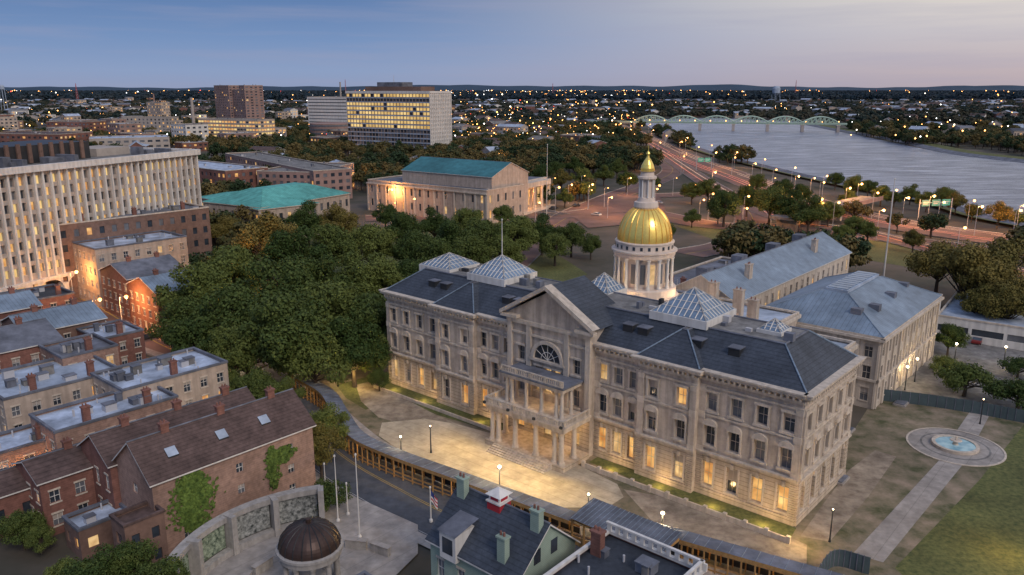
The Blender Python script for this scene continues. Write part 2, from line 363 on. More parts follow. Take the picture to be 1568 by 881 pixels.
cm=N.new('ShaderNodeMix'); cm.data_type='RGBA'; L.new(cr.outputs[0],cm.inputs['Factor']); L.new(mx.outputs[2],cm.inputs[6]); cm.inputs[7].default_value=(.33,.34,.48,1)
sk=N.new('ShaderNodeTexSky'); sk.sky_type='NISHITA'; sk.sun_disc=False; sk.sun_elevation=math.radians(3); sk.sun_rotation=math.radians(75)
sm=N.new('ShaderNodeMix'); sm.data_type='RGBA'; sm.inputs['Factor'].default_value=.008; L.new(cm.outputs[2],sm.inputs[6]); L.new(sk.outputs[0],sm.inputs[7])
L.new(sm.outputs[2],bg.inputs[0]); bg.inputs[1].default_value=1.0
sc=bpy.context.scene; sc.view_settings.view_transform='Standard'; sc.view_settings.look='None'; sc.view_settings.exposure=0
sl=bpy.data.lights.new('twilight_fill','SUN'); sl.energy=1.5; sl.angle=math.radians(18); sl.color=(1,.88,.80)  # soft fill added for the bright twilight sky; real sun is below the horizon
so=bpy.data.objects.new('twilight_fill',sl); COL.objects.link(so)
so.rotation_euler=Vector((.40,-.66,.63)).to_track_quat('Z','Y').to_euler()
# ---------------- ground sheets
g=MB(); g.poly([(-30000,-2000,0),(30000,-2000,0),(30000,40000,0),(-30000,40000,0)],'ground'); g.obj('ground')
S0=Fr(-23.1,142,*AX)   # State House front frame: u along facade, v to the rear
sheet('park_lawn',[G(*q) for q in ((300,560),(455,575),(560,640),(640,560),(900,420),(760,330),(300,380),(180,470))],.02,'grass')
sheet('state_house_grounds',[G(*q) for q in ((470,575),(600,560),(1230,780),(1345,600),(1568,640),(1700,900),(1240,960),(1000,830),(860,790),(700,735),(560,680),(510,630))],.03,'patchy')
sheet('grass_verge',[G(*q) for q in ((515,590),(560,578),(600,590),(760,655),(760,662),(655,632),(600,612),(560,628),(530,610))],.045,'grass')
sheet('earth_drive',[G(*q) for q in ((545,590),(575,583),(600,600),(660,632),(700,650),(640,655),(580,640),(553,615))],.06,'dirt')
sheet('front_plaza',[G(*q) for q in ((585,648),(650,642),(700,650),(765,668),(880,710),(945,742),(955,762),(930,778),(850,778),(760,752),(690,725),(620,695),(580,668))],.075,'plaza')
sheet('front_lawn',[S0.p(u,v,0)[:2] for u,v in ((0,-.4),(31,-.4),(31,-3.2),(0,-3.2))],.09,'grass')
sheet('front_lawn',[S0.p(u,v,0)[:2] for u,v in ((48,-.4),(78.5,-.4),(79,-4.0),(48,-2.6))],.09,'grass')
sheet('earth_yard',[G(*q) for q in ((955,750),(1040,765),(1180,810),(1235,835),(1235,870),(1120,850),(1000,800))],.05,'dirt')
sheet('garden_lawn',[G(*q) for q in ((1568,650),(1500,735),(1370,870),(1500,1000),(1800,900),(1800,700))],.05,'grass')
sheet('garden_lawn',[G(*q) for q in ((1385,625),(1475,632),(1455,660),(1390,670),(1400,700),(1330,760),(1345,650))],.05,'patchy')
sheet('earth_track',[G(*q) for q in ((1300,720),(1340,690),(1372,700),(1330,760),(1270,830),(1225,822),(1262,770))],.06,'dirt')
sheet('garden_path',[G(*q) for q in ((1440,703),(1474,712),(1352,862),(1306,848))],.07,'concrete')
sheet('garden_path',[G(*q) for q in ((1484,632),(1514,638),(1496,672),(1462,664))],.07,'concrete')
mb=MB()
mb.box(S0,48,79,-4.5,-4.25,0,.75,'trim'); mb.box(S0,0,30,-4.0,-3.75,0,.6,'trim')
for i in range(12): mb.box(S0,48+i*2.8,48.5+i*2.8,-4.6,-4.15,0,1.0,'trim')
mb.obj('low_stone_wall')
mb=MB() # basement hatches and utility slabs in the side yard
for px,py,a,b in ((1300,668,3,2),(1290,745,3,1.6),(1385,625,4,2),(1280,690,2,2)):
    x,y=G(px,py); mb.box(Fr(x,y,*BX),0,a,0,b,0,.35,'concrete'); mb.box(Fr(x,y,*BX),.2,a-.2,.2,b-.2,.35,.5,'greyroof')
mb.obj('utility_hatches')
fx,fy=G(1462,684)
mb=MB(); mb.lathe(fx,fy,[(0.01,.08),(6.9,.08)],40,'concrete'); mb.lathe(fx,fy,[(6.9,.02),(6.9,.14),(6.6,.14)],40,'trim'); mb.lathe(fx,fy,[(4.6,.10),(4.9,.10)],40,'flatroof'); mb.obj('fountain_plaza')
M['pool']=emat('lit_pool_water',(.10,.35,.55),(.40,.68,.85),.4,.8)
mb=MB(); mb.lathe(fx,fy,[(3.3,.1),(3.3,.55),(2.8,.55),(2.8,.3)],32,'trim'); mb.lathe(fx,fy,[(0.01,.4),(2.8,.4)],32,'pool')
mb.lathe(fx,fy,[(.5,.3),(.25,.9),(.9,1.1),(.8,1.2),(.1,1.15),(.12,1.7),(.01,1.8)],16,'trim'); mb.obj('fountain')
sheet('rear_terrace',[G(*q) for q in ((1425,500),(1440,475),(1568,490),(1700,520),(1700,660),(1568,640),(1345,600))],.04,'flatroof')
# State Street
st=smoothline([G(*q) for q in ((250,520),(360,560),(440,620),(520,695),(615,752),(740,812),(930,880),(1200,970))],8)
mb=MB(); ribbon(mb,st,-5.5,5.5,.06,'asphalt')
for d in (-.18,.12): ribbon(mb,st,d,d+.1,.065,'yellowline')
for sgn in (-1,1):
    ribbon(mb,st,sgn*5.5,sgn*5.52,.06,'trim',.2); ribbon(mb,st,sgn*5.52,sgn*7.4,.2,'concrete')
    ribbon(mb,st,sgn*5.1,sgn*5.2,.066,'whiteline')
mb.obj('street')
exline(st,8)
sheet('memorial_plaza',[G(*q) for q in ((480,752),(560,770),(640,806),(640,850),(560,930),(260,930),(290,830))],.22,'concrete')
zi=0; HW={}
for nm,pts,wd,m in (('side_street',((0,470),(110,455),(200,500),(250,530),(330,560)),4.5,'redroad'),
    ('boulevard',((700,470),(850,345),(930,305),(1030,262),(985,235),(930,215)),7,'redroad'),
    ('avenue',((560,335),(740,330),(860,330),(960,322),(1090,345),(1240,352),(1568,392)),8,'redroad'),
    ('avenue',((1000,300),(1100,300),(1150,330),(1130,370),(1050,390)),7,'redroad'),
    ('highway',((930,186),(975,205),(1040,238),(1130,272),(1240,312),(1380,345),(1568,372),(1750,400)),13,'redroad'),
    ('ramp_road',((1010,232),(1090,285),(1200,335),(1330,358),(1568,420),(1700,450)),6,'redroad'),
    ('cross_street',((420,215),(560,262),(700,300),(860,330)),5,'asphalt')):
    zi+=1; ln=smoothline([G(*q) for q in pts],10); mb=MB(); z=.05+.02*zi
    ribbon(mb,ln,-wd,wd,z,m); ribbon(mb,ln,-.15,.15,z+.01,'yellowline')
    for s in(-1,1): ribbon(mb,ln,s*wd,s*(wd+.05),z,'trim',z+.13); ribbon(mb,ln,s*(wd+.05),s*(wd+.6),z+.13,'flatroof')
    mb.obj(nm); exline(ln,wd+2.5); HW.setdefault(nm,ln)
    if nm in('highway','ramp_road'):
        t=MB()
        for d,mm in ((-9,'trailr'),(-6,'trailr'),(-3.5,'trailr'),(3.5,'trailw'),(6,'trailw'),(9,'trailw')) if nm=='highway' else ((-2,'trailr'),(2,'trailw')):
            q=random.randint(0,5)
            while q<len(ln)-6:
                k=random.choice([10,16,24]); ribbon(t,ln[q:q+k],d,d+.3,.75,mm); q+=k+random.choice([1,3,5])
        t.obj('traffic_light_trails')
sheet('intersection_lawn',[G(*q) for q in ((1030,345),(1300,362),(1568,402),(1568,440),(1250,385),(1100,370))],.045,'grass')
sheet('road_junction',[G(*q) for q in ((880,335),(930,300),(1010,300),(1020,325),(960,345),(900,350))],.24,'redroad',True)
# river
water,nt2,b=newmat('river_water'); b.inputs['Roughness'].default_value=.28; b.inputs['Specular IOR Level'].default_value=.8
gg=nt2.nodes.new('ShaderNodeNewGeometry'); mpp=nt2.nodes.new('ShaderNodeMapping'); mpp.inputs['Scale'].default_value=(.022,.11,1); mpp.inputs['Rotation'].default_value=(0,0,.35)
nn=nt2.nodes.new('ShaderNodeTexNoise'); nn.inputs['Scale'].default_value=1.2; nn.inputs['Detail'].default_value=9; nn.inputs['Roughness'].default_value=.74
bp=nt2.nodes.new('ShaderNodeBump'); bp.inputs['Strength'].default_value=1; bp.inputs['Distance'].default_value=2.0
nt2.links.new(gg.outputs['Position'],mpp.inputs[0]); nt2.links.new(mpp.outputs[0],nn.inputs['Vector']); nt2.links.new(nn.outputs['Fac'],bp.inputs['Height']); nt2.links.new(bp.outputs[0],b.inputs['Normal'])
rr2=nt2.nodes.new('ShaderNodeValToRGB'); nt2.links.new(nn.outputs['Fac'],rr2.inputs[0]); rr2.color_ramp.elements[0].position=.46; rr2.color_ramp.elements[1].position=.66
rr2.color_ramp.elements[0].color=(.08,.11,.18,1); rr2.color_ramp.elements[1].color=(.50,.54,.64,1); nt2.links.new(rr2.outputs[0],b.inputs['Base Color'])
M['water']=water
riv=[G(*q) for q in ((975,183),(1010,205),(1080,232),(1180,258),(1300,285),(1420,308),(1500,332),(1600,352),(1900,420),(2100,420),(2100,300),(1568,246),(1440,234),(1330,211),(1270,197),(1230,187),(1100,181))]
mb=MB(); mb.poly([(x,y,.1) for x,y in riv],'water'); mb.obj('river'); EXC.append(riv)
far=[G(*q) for q in ((845,162),(915,160),(930,164),(860,167))]; mb=MB(); mb.poly([(x,y,.1) for x,y in far],'water'); mb.obj('river'); EXC.append(far)
bank=smoothline([G(*q) for q in ((1235,192),(1290,203),(1350,212),(1450,235),(1568,250),(1800,280))],6)
mb=MB(); ribbon(mb,bank,-2,6,.15,'greyroof',2.0); ribbon(mb,bank,6,18,2.0,'grass',2.5); mb.obj('river_bank')
nb_=smoothline([G(*q) for q in ((1010,206),(1080,233),(1180,259),(1300,286),(1420,309),(1500,333),(1600,353))],6)
mb=MB(); ribbon(mb,nb_,-1,3,.14,'greyroof',1.2); ribbon(mb,nb_,-8,-1,1.2,'grass',.14); mb.obj('river_bank')
EXC.append([G(*q) for q in ((1120,250),(1180,258),(1568,335),(1700,360),(1700,395),(1568,372),(1380,345),(1240,312),(1130,272))])
EXC.append([G(*q) for q in ((955,184),(1300,190),(1300,208),(1000,208))])
# ---------------- STATE HOUSE
sh=empty('state_house',*S0.p(39,20,0)[:2])
W=MB()
def hood(mb,fr,a,b,z,kind):
    c=(a+b)/2; w=(b-a)/2+.3
    n=8; pts=[(c+w*math.cos(math.pi*i/n),z+.15+.75*math.sin(math.pi*i/n)) for i in range(n+1)]
    mb.poly([fr.p(u,-.38,zz) for u,zz in pts],'trim')
    for i in range(n): mb.poly([fr.p(pts[i][0],-.38,pts[i][1]),fr.p(pts[i+1][0],-.38,pts[i+1][1]),fr.p(pts[i+1][0],0,pts[i+1][1]),fr.p(pts[i][0],0,pts[i][1])],'trim')
    mb.box(fr,c-w,c+w,-.46,0,z,z+.16,'trim')
    for s in (-1,1): mb.box(fr,c+s*(w-.15)-.12,c+s*(w-.15)+.12,-.3,0,z-.5,z,'trim')
def shwall(mb,fr,Lw,n,top=16.9,pil=True,ws=1.45,lit=(.68,.08,.18)):
    cw=Lw/n; o1=[];o2=[]
    for i in range(n):
        a=cw*(i+.5)-ws/2; b=a+ws
        o1.append((a,b,1.5,4.9,gl(lit[0])))
        o2.append((a,b,7.4,10.2,gl(lit[1]))); o2.append((a,b,12.4,14.9,gl(lit[2])))
    wall(mb,fr,0,Lw,0,6.0,o1,'rust',.45,bars='trim'); wall(mb,fr,0,Lw,6.0,top,o2,'stone',.45,bars='trim')
    for i,(a,b,c,d,_) in enumerate(o1):
        mb.box(fr,a-.3,b+.3,-.2,0,c-.35,c-.05,'trim'); mb.box(fr,(a+b)/2-.2,(a+b)/2+.2,-.22,0,d+.03,d+.75,'trim')
        for s in (0,1): mb.box(fr,(a-.32 if not s else b+.06),(a-.06 if not s else b+.32),-.1,0,c-.05,d+.3,'trim')
    for i,(a,b,c,d,_) in enumerate(o2):
        for x in (a-.28,b+.02): mb.box(fr,x,x+.26,-.14,0,c-.05,d,'trim')
        mb.box(fr,a-.4,b+.4,-.25,0,c-.38,c-.06,'trim')
        if c<9:
            hood(mb,fr,a,b,d+.1,'arch')
            mb.box(fr,a-.25,b+.25,-.09,0,6.75,c-.4,'stone')
        else: mb.box(fr,a-.35,b+.35,-.28,0,d+.02,d+.32,'trim')
    mb.box(fr,-.05,Lw+.05,-.28,0,0,1.0,'rust')
    mb.box(fr,-.06,Lw+.06,-.30,0,5.95,6.25,'trim'); mb.box(fr,-.1,Lw+.1,-.5,0,6.25,6.5,'trim')
    mb.box(fr,-.05,Lw+.05,-.20,0,11.55,11.85,'trim')
    mb.box(fr,-.05,Lw+.05,-.2,0,15.6,15.85,'trim')
    mb.box(fr,-.12,Lw+.12,-.32,0,16.5,16.9,'trim')
    if pil:
        for u in (0,Lw-.9):
            mb.box(fr,u+.01,u+.89,-.25,0,6.5,15.6,'stone'); mb.box(fr,u-.04,u+.94,-.33,0,14.9,15.6,'trim'); mb.box(fr,u-.04,u+.94,-.33,0,6.5,7.1,'trim'); mb.box(fr,u-.04,u+.94,-.33,0,11.2,12.1,'trim')
            z=1.0
            while z<5.6: mb.box(fr,u-.02,u+.92,-.2,0,z+.05,z+.57,'rust'); z+=.62
def cornice(mb,fr,Lw,z=16.9,e0=0,e1=0):
    mb.box(fr,-e0,Lw+e1,-.55,0,z+.35,z+.6,'trim'); mb.box(fr,-e0-.25,Lw+e1+.25,-.95,0,z+.6,z+.95,'trim'); mb.box(fr,-e0-.35,Lw+e1+.35,-1.15,0,z+.95,z+1.15,'trim')
    n=int(Lw/.75)
    for i in range(n): u=(i+.5)*Lw/n; mb.box(fr,u-.14,u+.14,-.85,0,z+.1,z+.6,'trim')
    mb.box(fr,0,Lw,-.1,0,z,z+.6,'stone')
secs=[(0,14,0,4),(14,23,.9,2),(23,31,0,3),(47,55,0,3),(55,64,.9,2),(64,78,0,4)]
for ua,ub,pr,n in secs:
    f=S0.sub(ua,-pr); shwall(W,f,ub-ua,n); cornice(W,f,ub-ua,e0=(.55 if pr else 0),e1=(.55 if pr else 0))
    if pr:
        for u in (ua,ub): W.poly([S0.p(u,0,0),S0.p(u,-pr,0),S0.p(u,-pr,17.9),S0.p(u,0,17.9)],'stone')
fR=S0.side(1,78,18); shwall(W,fR,18,5,lit=(.3,.05,.05)); cornice(W,fR,18,e0=.55,e1=.3)
fL=S0.side(3,78,18); shwall(W,fL,18,5); cornice(W,fL,18,e0=.3,e1=.55)
fB=S0.side(2,78,18); wall(W,fB,0,78,0,17.9,[],'stone')
for ua,ub,va,vb,h in ((60,74,18,30,16),(20,59,18,46,14.5),(4,19,18,32,14)):
    f=S0.sub(ua,va); 
    for i in (1,3,2):
        Lw=(vb-va) if i%2 else ub-ua; wall(W,f.side(i,ub-ua,vb-va),0,Lw,0,h,grid(Lw,1,h-1.5,max(2,int(Lw/3.6)),3,.36,.55,.15),'stone',.3,bars='trim')
        W.box(f.side(i,ub-ua,vb-va),-.2,Lw+.2,-.5,0,h-.6,h,'trim'); W.box(f.side(i,ub-ua,vb-va),-.1,Lw+.1,-.3,0,5.9,6.3,'trim')
    roof_flat(W,f,ub-ua,vb-va,h+.3,'bluewhite','trim',8)
# centre block
CW=16; fc=S0.sub(31,-1.3)
ops=[(5.6,6.9,8.4,12.3,'lit2'),(7.35,8.65,8.4,12.3,'lit2'),(9.1,10.4,8.4,12.3,'lit2')]
for a in (2.0,12.7): ops+= [(a,a+1.3,7.5,10.2,'glass2'),(a,a+1.3,12.6,14.9,'glass')]
g1=[(a,a+1.5,1.3,4.9,gl(.8)) for a in (1.8,4.6,7.25,9.9,12.7)]
wall(W,fc,0,CW,0,6,g1,'rust',.45,bars='trim'); wall(W,fc,0,CW,6,20,ops,'stone',.45,bars='trim')
for a,b,c,d,_ in ops: W.box(fc,a-.3,b+.3,-.25,0,d+.05,d+.35,'trim'); W.box(fc,a-.3,b+.3,-.22,0,c-.35,c-.06,'trim')
for u in (0,3.9,11.2,15.1): W.box(fc,u+.01,u+.89,-.35,0,6.5,18.6,'trim')
W.box(fc,-.1,CW+.1,-.4,0,6,6.5,'trim'); W.box(fc,-.1,CW+.1,-.42,0,18.6,19.2,'trim'); W.box(fc,.9,15.1,-.25,0,16.9,17.2,'trim')
cx0=8.0; n=16
arc=[(cx0+2.6*math.cos(math.pi*i/n),13.6+2.6*math.sin(math.pi*i/n)) for i in range(n+1)]
W.poly([fc.p(u,-.06,z) for u,z in arc],'glass')
for i in range(n):
    a,b=arc[i],arc[i+1]; s=1.22
    A=(cx0+(a[0]-cx0)*s,13.6+(a[1]-13.6)*s);B=(cx0+(b[0]-cx0)*s,13.6+(b[1]-13.6)*s)
    W.poly([fc.p(a[0],-.45,a[1]),fc.p(b[0],-.45,b[1]),fc.p(B[0],-.45,B[1]),fc.p(A[0],-.45,A[1])],'trim')
    W.poly([fc.p(a[0],-.45,a[1]),fc.p(b[0],-.45,b[1]),fc.p(b[0],-.05,b[1]),fc.p(a[0],-.05,a[1])],'trim')
    W.poly([fc.p(A[0],-.45,A[1]),fc.p(B[0],-.45,B[1]),fc.p(B[0],0,B[1]),fc.p(A[0],0,A[1])],'trim')
for i in range(1,6):
    a=math.pi*i/6; W.tube(fc.p(cx0,-.1,13.6),fc.p(cx0+2.6*math.cos(a),-.1,13.6+2.6*math.sin(a)),.05,.05,4,'white')
for i in range(12): W.tube(fc.p(cx0+1.3*math.cos(math.pi*i/12),-.1,13.6+1.3*math.sin(math.pi*i/12)),fc.p(cx0+1.3*math.cos(math.pi*(i+1)/12),-.1,13.6+1.3*math.sin(math.pi*(i+1)/12)),.05,.05,4,'white')
W.box(fc,4.6,11.4,-.5,0,13.2,13.55,'trim')
W.poly([fc.p(0,0,20),fc.p(CW,0,20),fc.p(CW/2,0,24.4)],'stone')
W.box(fc,-.9,2.4,-1.0,0,19.4,19.9,'trim'); W.box(fc,CW-2.4,CW+.9,-1.0,0,19.4,19.9,'trim')
for s in (0,1):
    def q(t,dz,v): 
        u=-1.0+(CW/2+1.0)*t; u=CW-u if s else u; return fc.p(u,v,19.7+(24.9-19.7)*t+dz)
    W.poly([q(0,0,-1.1),q(1,0,-1.1),q(1,.65,-1.1),q(0,.65,-1.1)],'trim'); W.poly([q(0,.65,-1.1),q(1,.65,-1.1),q(1,.65,.6),q(0,.65,.6)],'trim'); W.poly([q(0,0,-1.1),q(1,0,-1.1),q(1,0,0),q(0,0,0)],'trim')
    W.poly([q(0,.5,.4),q(1,.5,.4),q(1,.5,9),q(0,.5,9)],'slate')
for u in (0,CW): W.poly([fc.p(u,0,0),fc.p(u,1.3,0),fc.p(u,1.3,20),fc.p(u,0,20)],'stone'); W.poly([fc.p(u,1.3,16),fc.p(u,9,16),fc.p(u,9,20),fc.p(u,1.3,20)],'stone')
W.poly([fc.p(0,9,16),fc.p(CW,9,16),fc.p(CW,9,20),fc.p(CW/2,9,25.3),fc.p(0,9,20)],'stone')
W.obj('walls',sh)
R=MB()
def hipfront(ua,ub,v0,v1,z0,z1,run,hl,hr,m='slate'):
    o=[(ua,v0),(ub,v0),(ub,v1),(ua,v1)]; i=[(ua+(run if hl else 0),v0+run),(ub-(run if hr else 0),v0+run),(ub-(run if hr else 0),v1-run),(ua+(run if hl else 0),v1-run)]
    for k in range(4): R.poly([S0.p(*o[k],z0),S0.p(*o[(k+1)%4],z0),S0.p(*i[(k+1)%4],z1),S0.p(*i[k],z1)],m)
    R.poly([S0.p(*q_,z1) for q_ in i],'flatroof')
    for k in range(4): R.tube(S0.p(*i[k],z1+.05),S0.p(*i[(k+1)%4],z1+.05),.16,.16,5,'greyroof'); 
    for k in range(4): R.tube(S0.p(*o[k],z0+.05),S0.p(*i[k],z1+.08),.12,.12,5,'bluemetal')
hipfront(-.1,78.1,-.1,18.1,18.02,21.9,5.2,True,True)
for ua,ub in ((14,23),(55,64)): hipfront(ua-.3,ub+.3,-1.2,16,18.06,21.6,4.4,True,True)
for u in (9,26.5,29,50,52.5,66.5,12,61): R.box(S0,u,u+1.6,2.2,4.6,19.2,20.8,'dark'); R.box(S0,u-.1,u+1.7,2.1,4.7,20.8,20.92,'greyroof')
for i in range(34):
    u=random.choice([random.uniform(3,30),random.uniform(48,74)]); v=random.uniform(6,11); R.box(S0,u,u+random.uniform(.4,1.6),v,v+random.uniform(.4,1.2),21.9,22.2+random.random()*.9,random.choice(['flatroof','greyroof','pole','dark']))
R.obj('slate_roof',sh)
K=MB()
def pyramid(mb,fr,u,v,s,z,hh,nb=7):
    h=s/2; B=[(u-h,v-h),(u+h,v-h),(u+h,v+h),(u-h,v+h)]; mb.box(fr,u-h-.25,u+h+.25,v-h-.25,v+h+.25,z-1.2,z,'white'); ap=(u,v)
    for k in range(4):
        a,b=B[k],B[(k+1)%4]; mb.poly([fr.p(*a,z+.02),fr.p(*b,z+.02),fr.p(*ap,z+hh)],'skyglass')
        for i in range(nb+1):
            t=i/nb; x=(a[0]*(1-t)+b[0]*t,a[1]*(1-t)+b[1]*t); e=1-abs(2*t-1) if 0<i<nb else 1
            m_=((a[0]+b[0])/2,(a[1]+b[1])/2)
            if 0<i<nb: q1=(x[0]+(ap[0]-m_[0])*e,x[1]+(ap[1]-m_[1])*e)
            else: q1=ap
            mb.tube(fr.p(x[0],x[1],z+.07),fr.p(q1[0],q1[1],z+hh*e+.07),.085,.085,4,'white')
        for j in range(1,4):
            t=j/4.0; p0=(a[0]+(ap[0]-a[0])*t,a[1]+(ap[1]-a[1])*t); p1=(b[0]+(ap[0]-b[0])*t,b[1]+(ap[1]-b[1])*t)
            mb.tube(fr.p(*p0,z+.07+hh*t),fr.p(*p1,z+.07+hh*t),.05,.05,4,'white')
pyramid(K,S0,57.5,9,8.6,22.9,3.3,10); pyramid(K,S0,20.5,9,8.2,22.9,3.0,10); pyramid(K,S0,7,9.5,7.5,22.4,2.0,8); pyramid(K,S0,69.5,9.5,3.0,22.4,1.3,4)
pyramid(K,S0,38.5,14,5.0,22.0,2.6,6); K.obj('skylights',sh)
# portico
P=MB(); fp=S0.sub(32.5,0)
def column(mb,x,y,z0,z1,r,m='trim'):
    mb.lathe(x,y,[(r*1.35,z0),(r*1.35,z0+.25),(r*1.1,z0+.35),(r,z0+.5),(r*.86,z1-.6),(r*1.1,z1-.4),(r*1.35,z1-.15),(r*1.35,z1)],12,m,cap=True)
for u in (.4,1.6,5.0,9.0,12.6,13.8):
    for v in ((-7.2,) if u not in(.4,13.8) else (-7.2,-4.2)): column(P,*fp.p(u,v,0)[:2],.9,6.0,.42)
P.box(fp,-.6,14.8,-8.0,-1.6,0,.9,'rust'); 
for k in range(5): P.box(fp,1.5,12.7,-8.0-.4*(k+1),-8.0-.4*k,0,.85-.17*k,'trim')
P.box(fp,-.4,14.6,-7.8,-1.5,6.0,6.7,'trim'); P.box(fp,-.7,14.9,-8.1,-1.45,6.7,7.0,'trim')
def balus(mb,fr,u0,u1,v,z):
    mb.box(fr,u0,u1,v-.12,v+.12,z+.85,z+1.0,'trim'); mb.box(fr,u0,u1,v-.12,v+.12,z+.02,z+.14,'trim'); n=int((u1-u0)/.35)
    for i in range(n+1): u=u0+(u1-u0)*i/n; w=.16 if i%8==0 else .07; mb.box(fr,u-w,u+w,v-w*.8,v+w*.8,z+.14,z+.85,'trim')
balus(P,fp,-.5,14.7,-7.9,7.0)
fs=fp.sub(14.6,-7.7).side(1,0,0); balus(P,fs,0,6.2,0,7.0); fs=fp.sub(-.4,-7.7).side(1,0,0); balus(P,fs,0,6.2,0,7.0)
for u in (1.8,2.8,5.6,8.6,11.4,12.4): column(P,*fp.p(u,-5.4,0)[:2],7.0,11.2,.3)
for u in (1.8,12.4): column(P,*fp.p(u,-3.2,0)[:2],7.0,11.2,.3)
P.box(fp,1.2,13,-6.0,-1.4,11.2,11.8,'trim'); P.box(fp,.9,13.3,-6.3,-1.35,11.8,12.05,'greyroof'); balus(P,fp,1.2,13,-6.0,12.05)
P.obj('portico',sh)
# dome
dx,dy=S0.p(39,25.3,0)[:2]; D=MB()
fd=S0.sub(39,25.3)
D.box(fd,-7,7,-7,7,14,17.6,'stone'); D.box(fd,-7.4,7.4,-7.4,7.4,17.6,18.1,'trim'); D.poly([fd.p(-7,-7,18.15),fd.p(7,-7,18.15),fd.p(7,7,18.15),fd.p(-7,7,18.15)],'greyroof')
D.lathe(dx,dy,[(6.2,18),(6.2,19.2),(5.7,19.3),(5.7,20.6),(5.4,20.8)],48,'pale'); D.lathe(dx,dy,[(5.4,20.8),(4.2,20.8),(4.2,26.2)],48,'pale')
for i in range(16):
    a=2*math.pi*i/16; x,y=dx+4.95*math.cos(a),dy+4.95*math.sin(a)
    D.lathe(x,y,[(.36,20.8),(.36,21.05),(.27,21.2),(.23,25.5),(.36,25.8),(.36,26.0)],10,'white')
    a2=a+math.pi/16; f=Fr(dx+4.23*math.cos(a2),dy+4.23*math.sin(a2),-math.sin(a2),math.cos(a2)); D.box(f,-.4,.4,-.03,.03,21.6,25.0,'lit2' if i%3==0 else 'glass2')
D.lathe(dx,dy,[(5.2,26.0),(5.35,26.5),(5.35,26.8),(5.65,26.95),(5.65,27.2),(4.95,27.25),(4.95,28.35),(5.1,28.4),(5.1,28.6),(4.5,28.7)],48,'pale')
for i in range(24):
    a=2*math.pi*i/24; f=Fr(dx+4.97*math.cos(a),dy+4.97*math.sin(a),-math.sin(a),math.cos(a)); D.box(f,-.22,.22,-.03,.03,27.5,28.1,'glass')
prof=[(4.62*math.cos(t)**.9,28.7+5.9*math.sin(t)) for t in np.linspace(0,1.28,14)]
Dg=MB(); Dg.lathe(dx,dy,prof,64,'gold'); Dg.obj('gold_dome',sh,True)
for i in range(24):
    a=2*math.pi*i/24
    for j in range(len(prof)-1):
        D.tube((dx+(prof[j][0]+.02)*math.cos(a),dy+(prof[j][0]+.02)*math.sin(a),prof[j][1]),(dx+(prof[j+1][0]+.02)*math.cos(a),dy+(prof[j+1][0]+.02)*math.sin(a),prof[j+1][1]),.085,.085,4,'goldrib')
D.lathe(dx,dy,[(1.9,34.0),(2.1,34.4),(2.0,35.2),(1.5,35.3),(1.4,35.9),(1.0,36.0),(.9,40.0)],24,'pale')
for i in range(8):
    a=2*math.pi*i/8; x,y=dx+1.25*math.cos(a),dy+1.25*math.sin(a); D.lathe(x,y,[(.16,36.0),(.12,36.2),(.12,38.8),(.17,39)],8,'white')
D.lathe(dx,dy,[(1.35,39),(1.6,39.2),(1.6,39.5),(1.2,39.6),(1.1,40.3),(1.35,40.4)],24,'pale')
D.lathe(dx,dy,[(1.15,40.4),(1.15,40.9),(.98,41.5),(.6,42.2),(.25,42.7),(.2,43.0),(.35,43.3),(.2,43.6),(.05,43.8),(.04,45.0)],20,'gold')
D.obj('dome_drum_and_lantern',sh)
T=MB()
for u,v in ((30,19.5),(47,19.5)):
    f=S0.sub(u,v); T.box(f,0,5,0,5,14,19,'stone'); roof_gable(T,f,5,5,19,1.8,'greyroof','stone',.3,'v')
for u,v in ((44,40),(50,38),(26,30),(55,33)): chimney(T,S0,u,v,14,19,1.2,'stone')
T.obj('turrets',sh)
# rear wings
fw1=Fr(*S0.p(46,48,0)[:2],*BX)
bldg('assembly_wing',fw1,64,15,14,wm='trim',roof='gable',rh=4.2,rm='bluemetal',bay=3.2,floor=4.3,fw=.38,fh=.62,lit=.12,bars='trim',sills=True,chim=0)
mb=MB()
for u in (12,48): chimney(mb,fw1,u,3.0,15,18.8,1.1,'stone'); 
for u in (6,22,40,56): mb.box(fw1,u,u+3,9.5,12,15,18.2,'greyroof')
mb.obj('roof_chimneys')
fw2=Fr(*S0.p(73.5,46,0)[:2],*BX)
bldg('senate_annex',fw2,37,23,13.2,wm='trim',roof='hip',rh=4.2,run=9,rm='bluemetal',rm2='bluemetal2',bay=3.6,floor=4.1,fw=.36,fh=.6,lit=.06,bars='trim',sills=True)
mb=MB(); 
mb.box(fw2,9.5,27.5,9.3,13.5,17.2,17.9,'bluewhite')
for i in range(10): mb.box(fw2,10+i*1.75,11.4+i*1.75,9.6,13.2,17.9,18.05,'skyglass')
for u,v in ((4,5),(9,3.5),(20,4),(30,4.5)): mb.box(fw2,u,u+1.5,v,v+1.8,14.2,16.2,'greyroof')
for L_,fs,nn_ in ((37,fw2,10),(23,fw2.side(3,37,23),6)):
    for i in range(nn_+1):
        u=L_*i/nn_; mb.box(fs,max(0,u-.35),min(L_,u+.35),-.3,-.01,.2,12.4,'trim')
    mb.box(fs,-.7,L_+.7,-.8,-.02,12.4,12.85,'trim'); mb.box(fs,-.4,L_+.4,-.4,-.015,5.0,5.4,'trim')
mb.obj('annex_cornice')
bldg('link_building',Fr(*S0.p(54,31,0)[:2],*AX),14,14,10,wm='stone',rm='bluewhite',bay=3.5,units=7)
bldg('annex_block',Fr(*S0.p(70,84,0)[:2],*BX),18,30,9,wm='white',rm='bluewhite',bay=3.5,units=6)
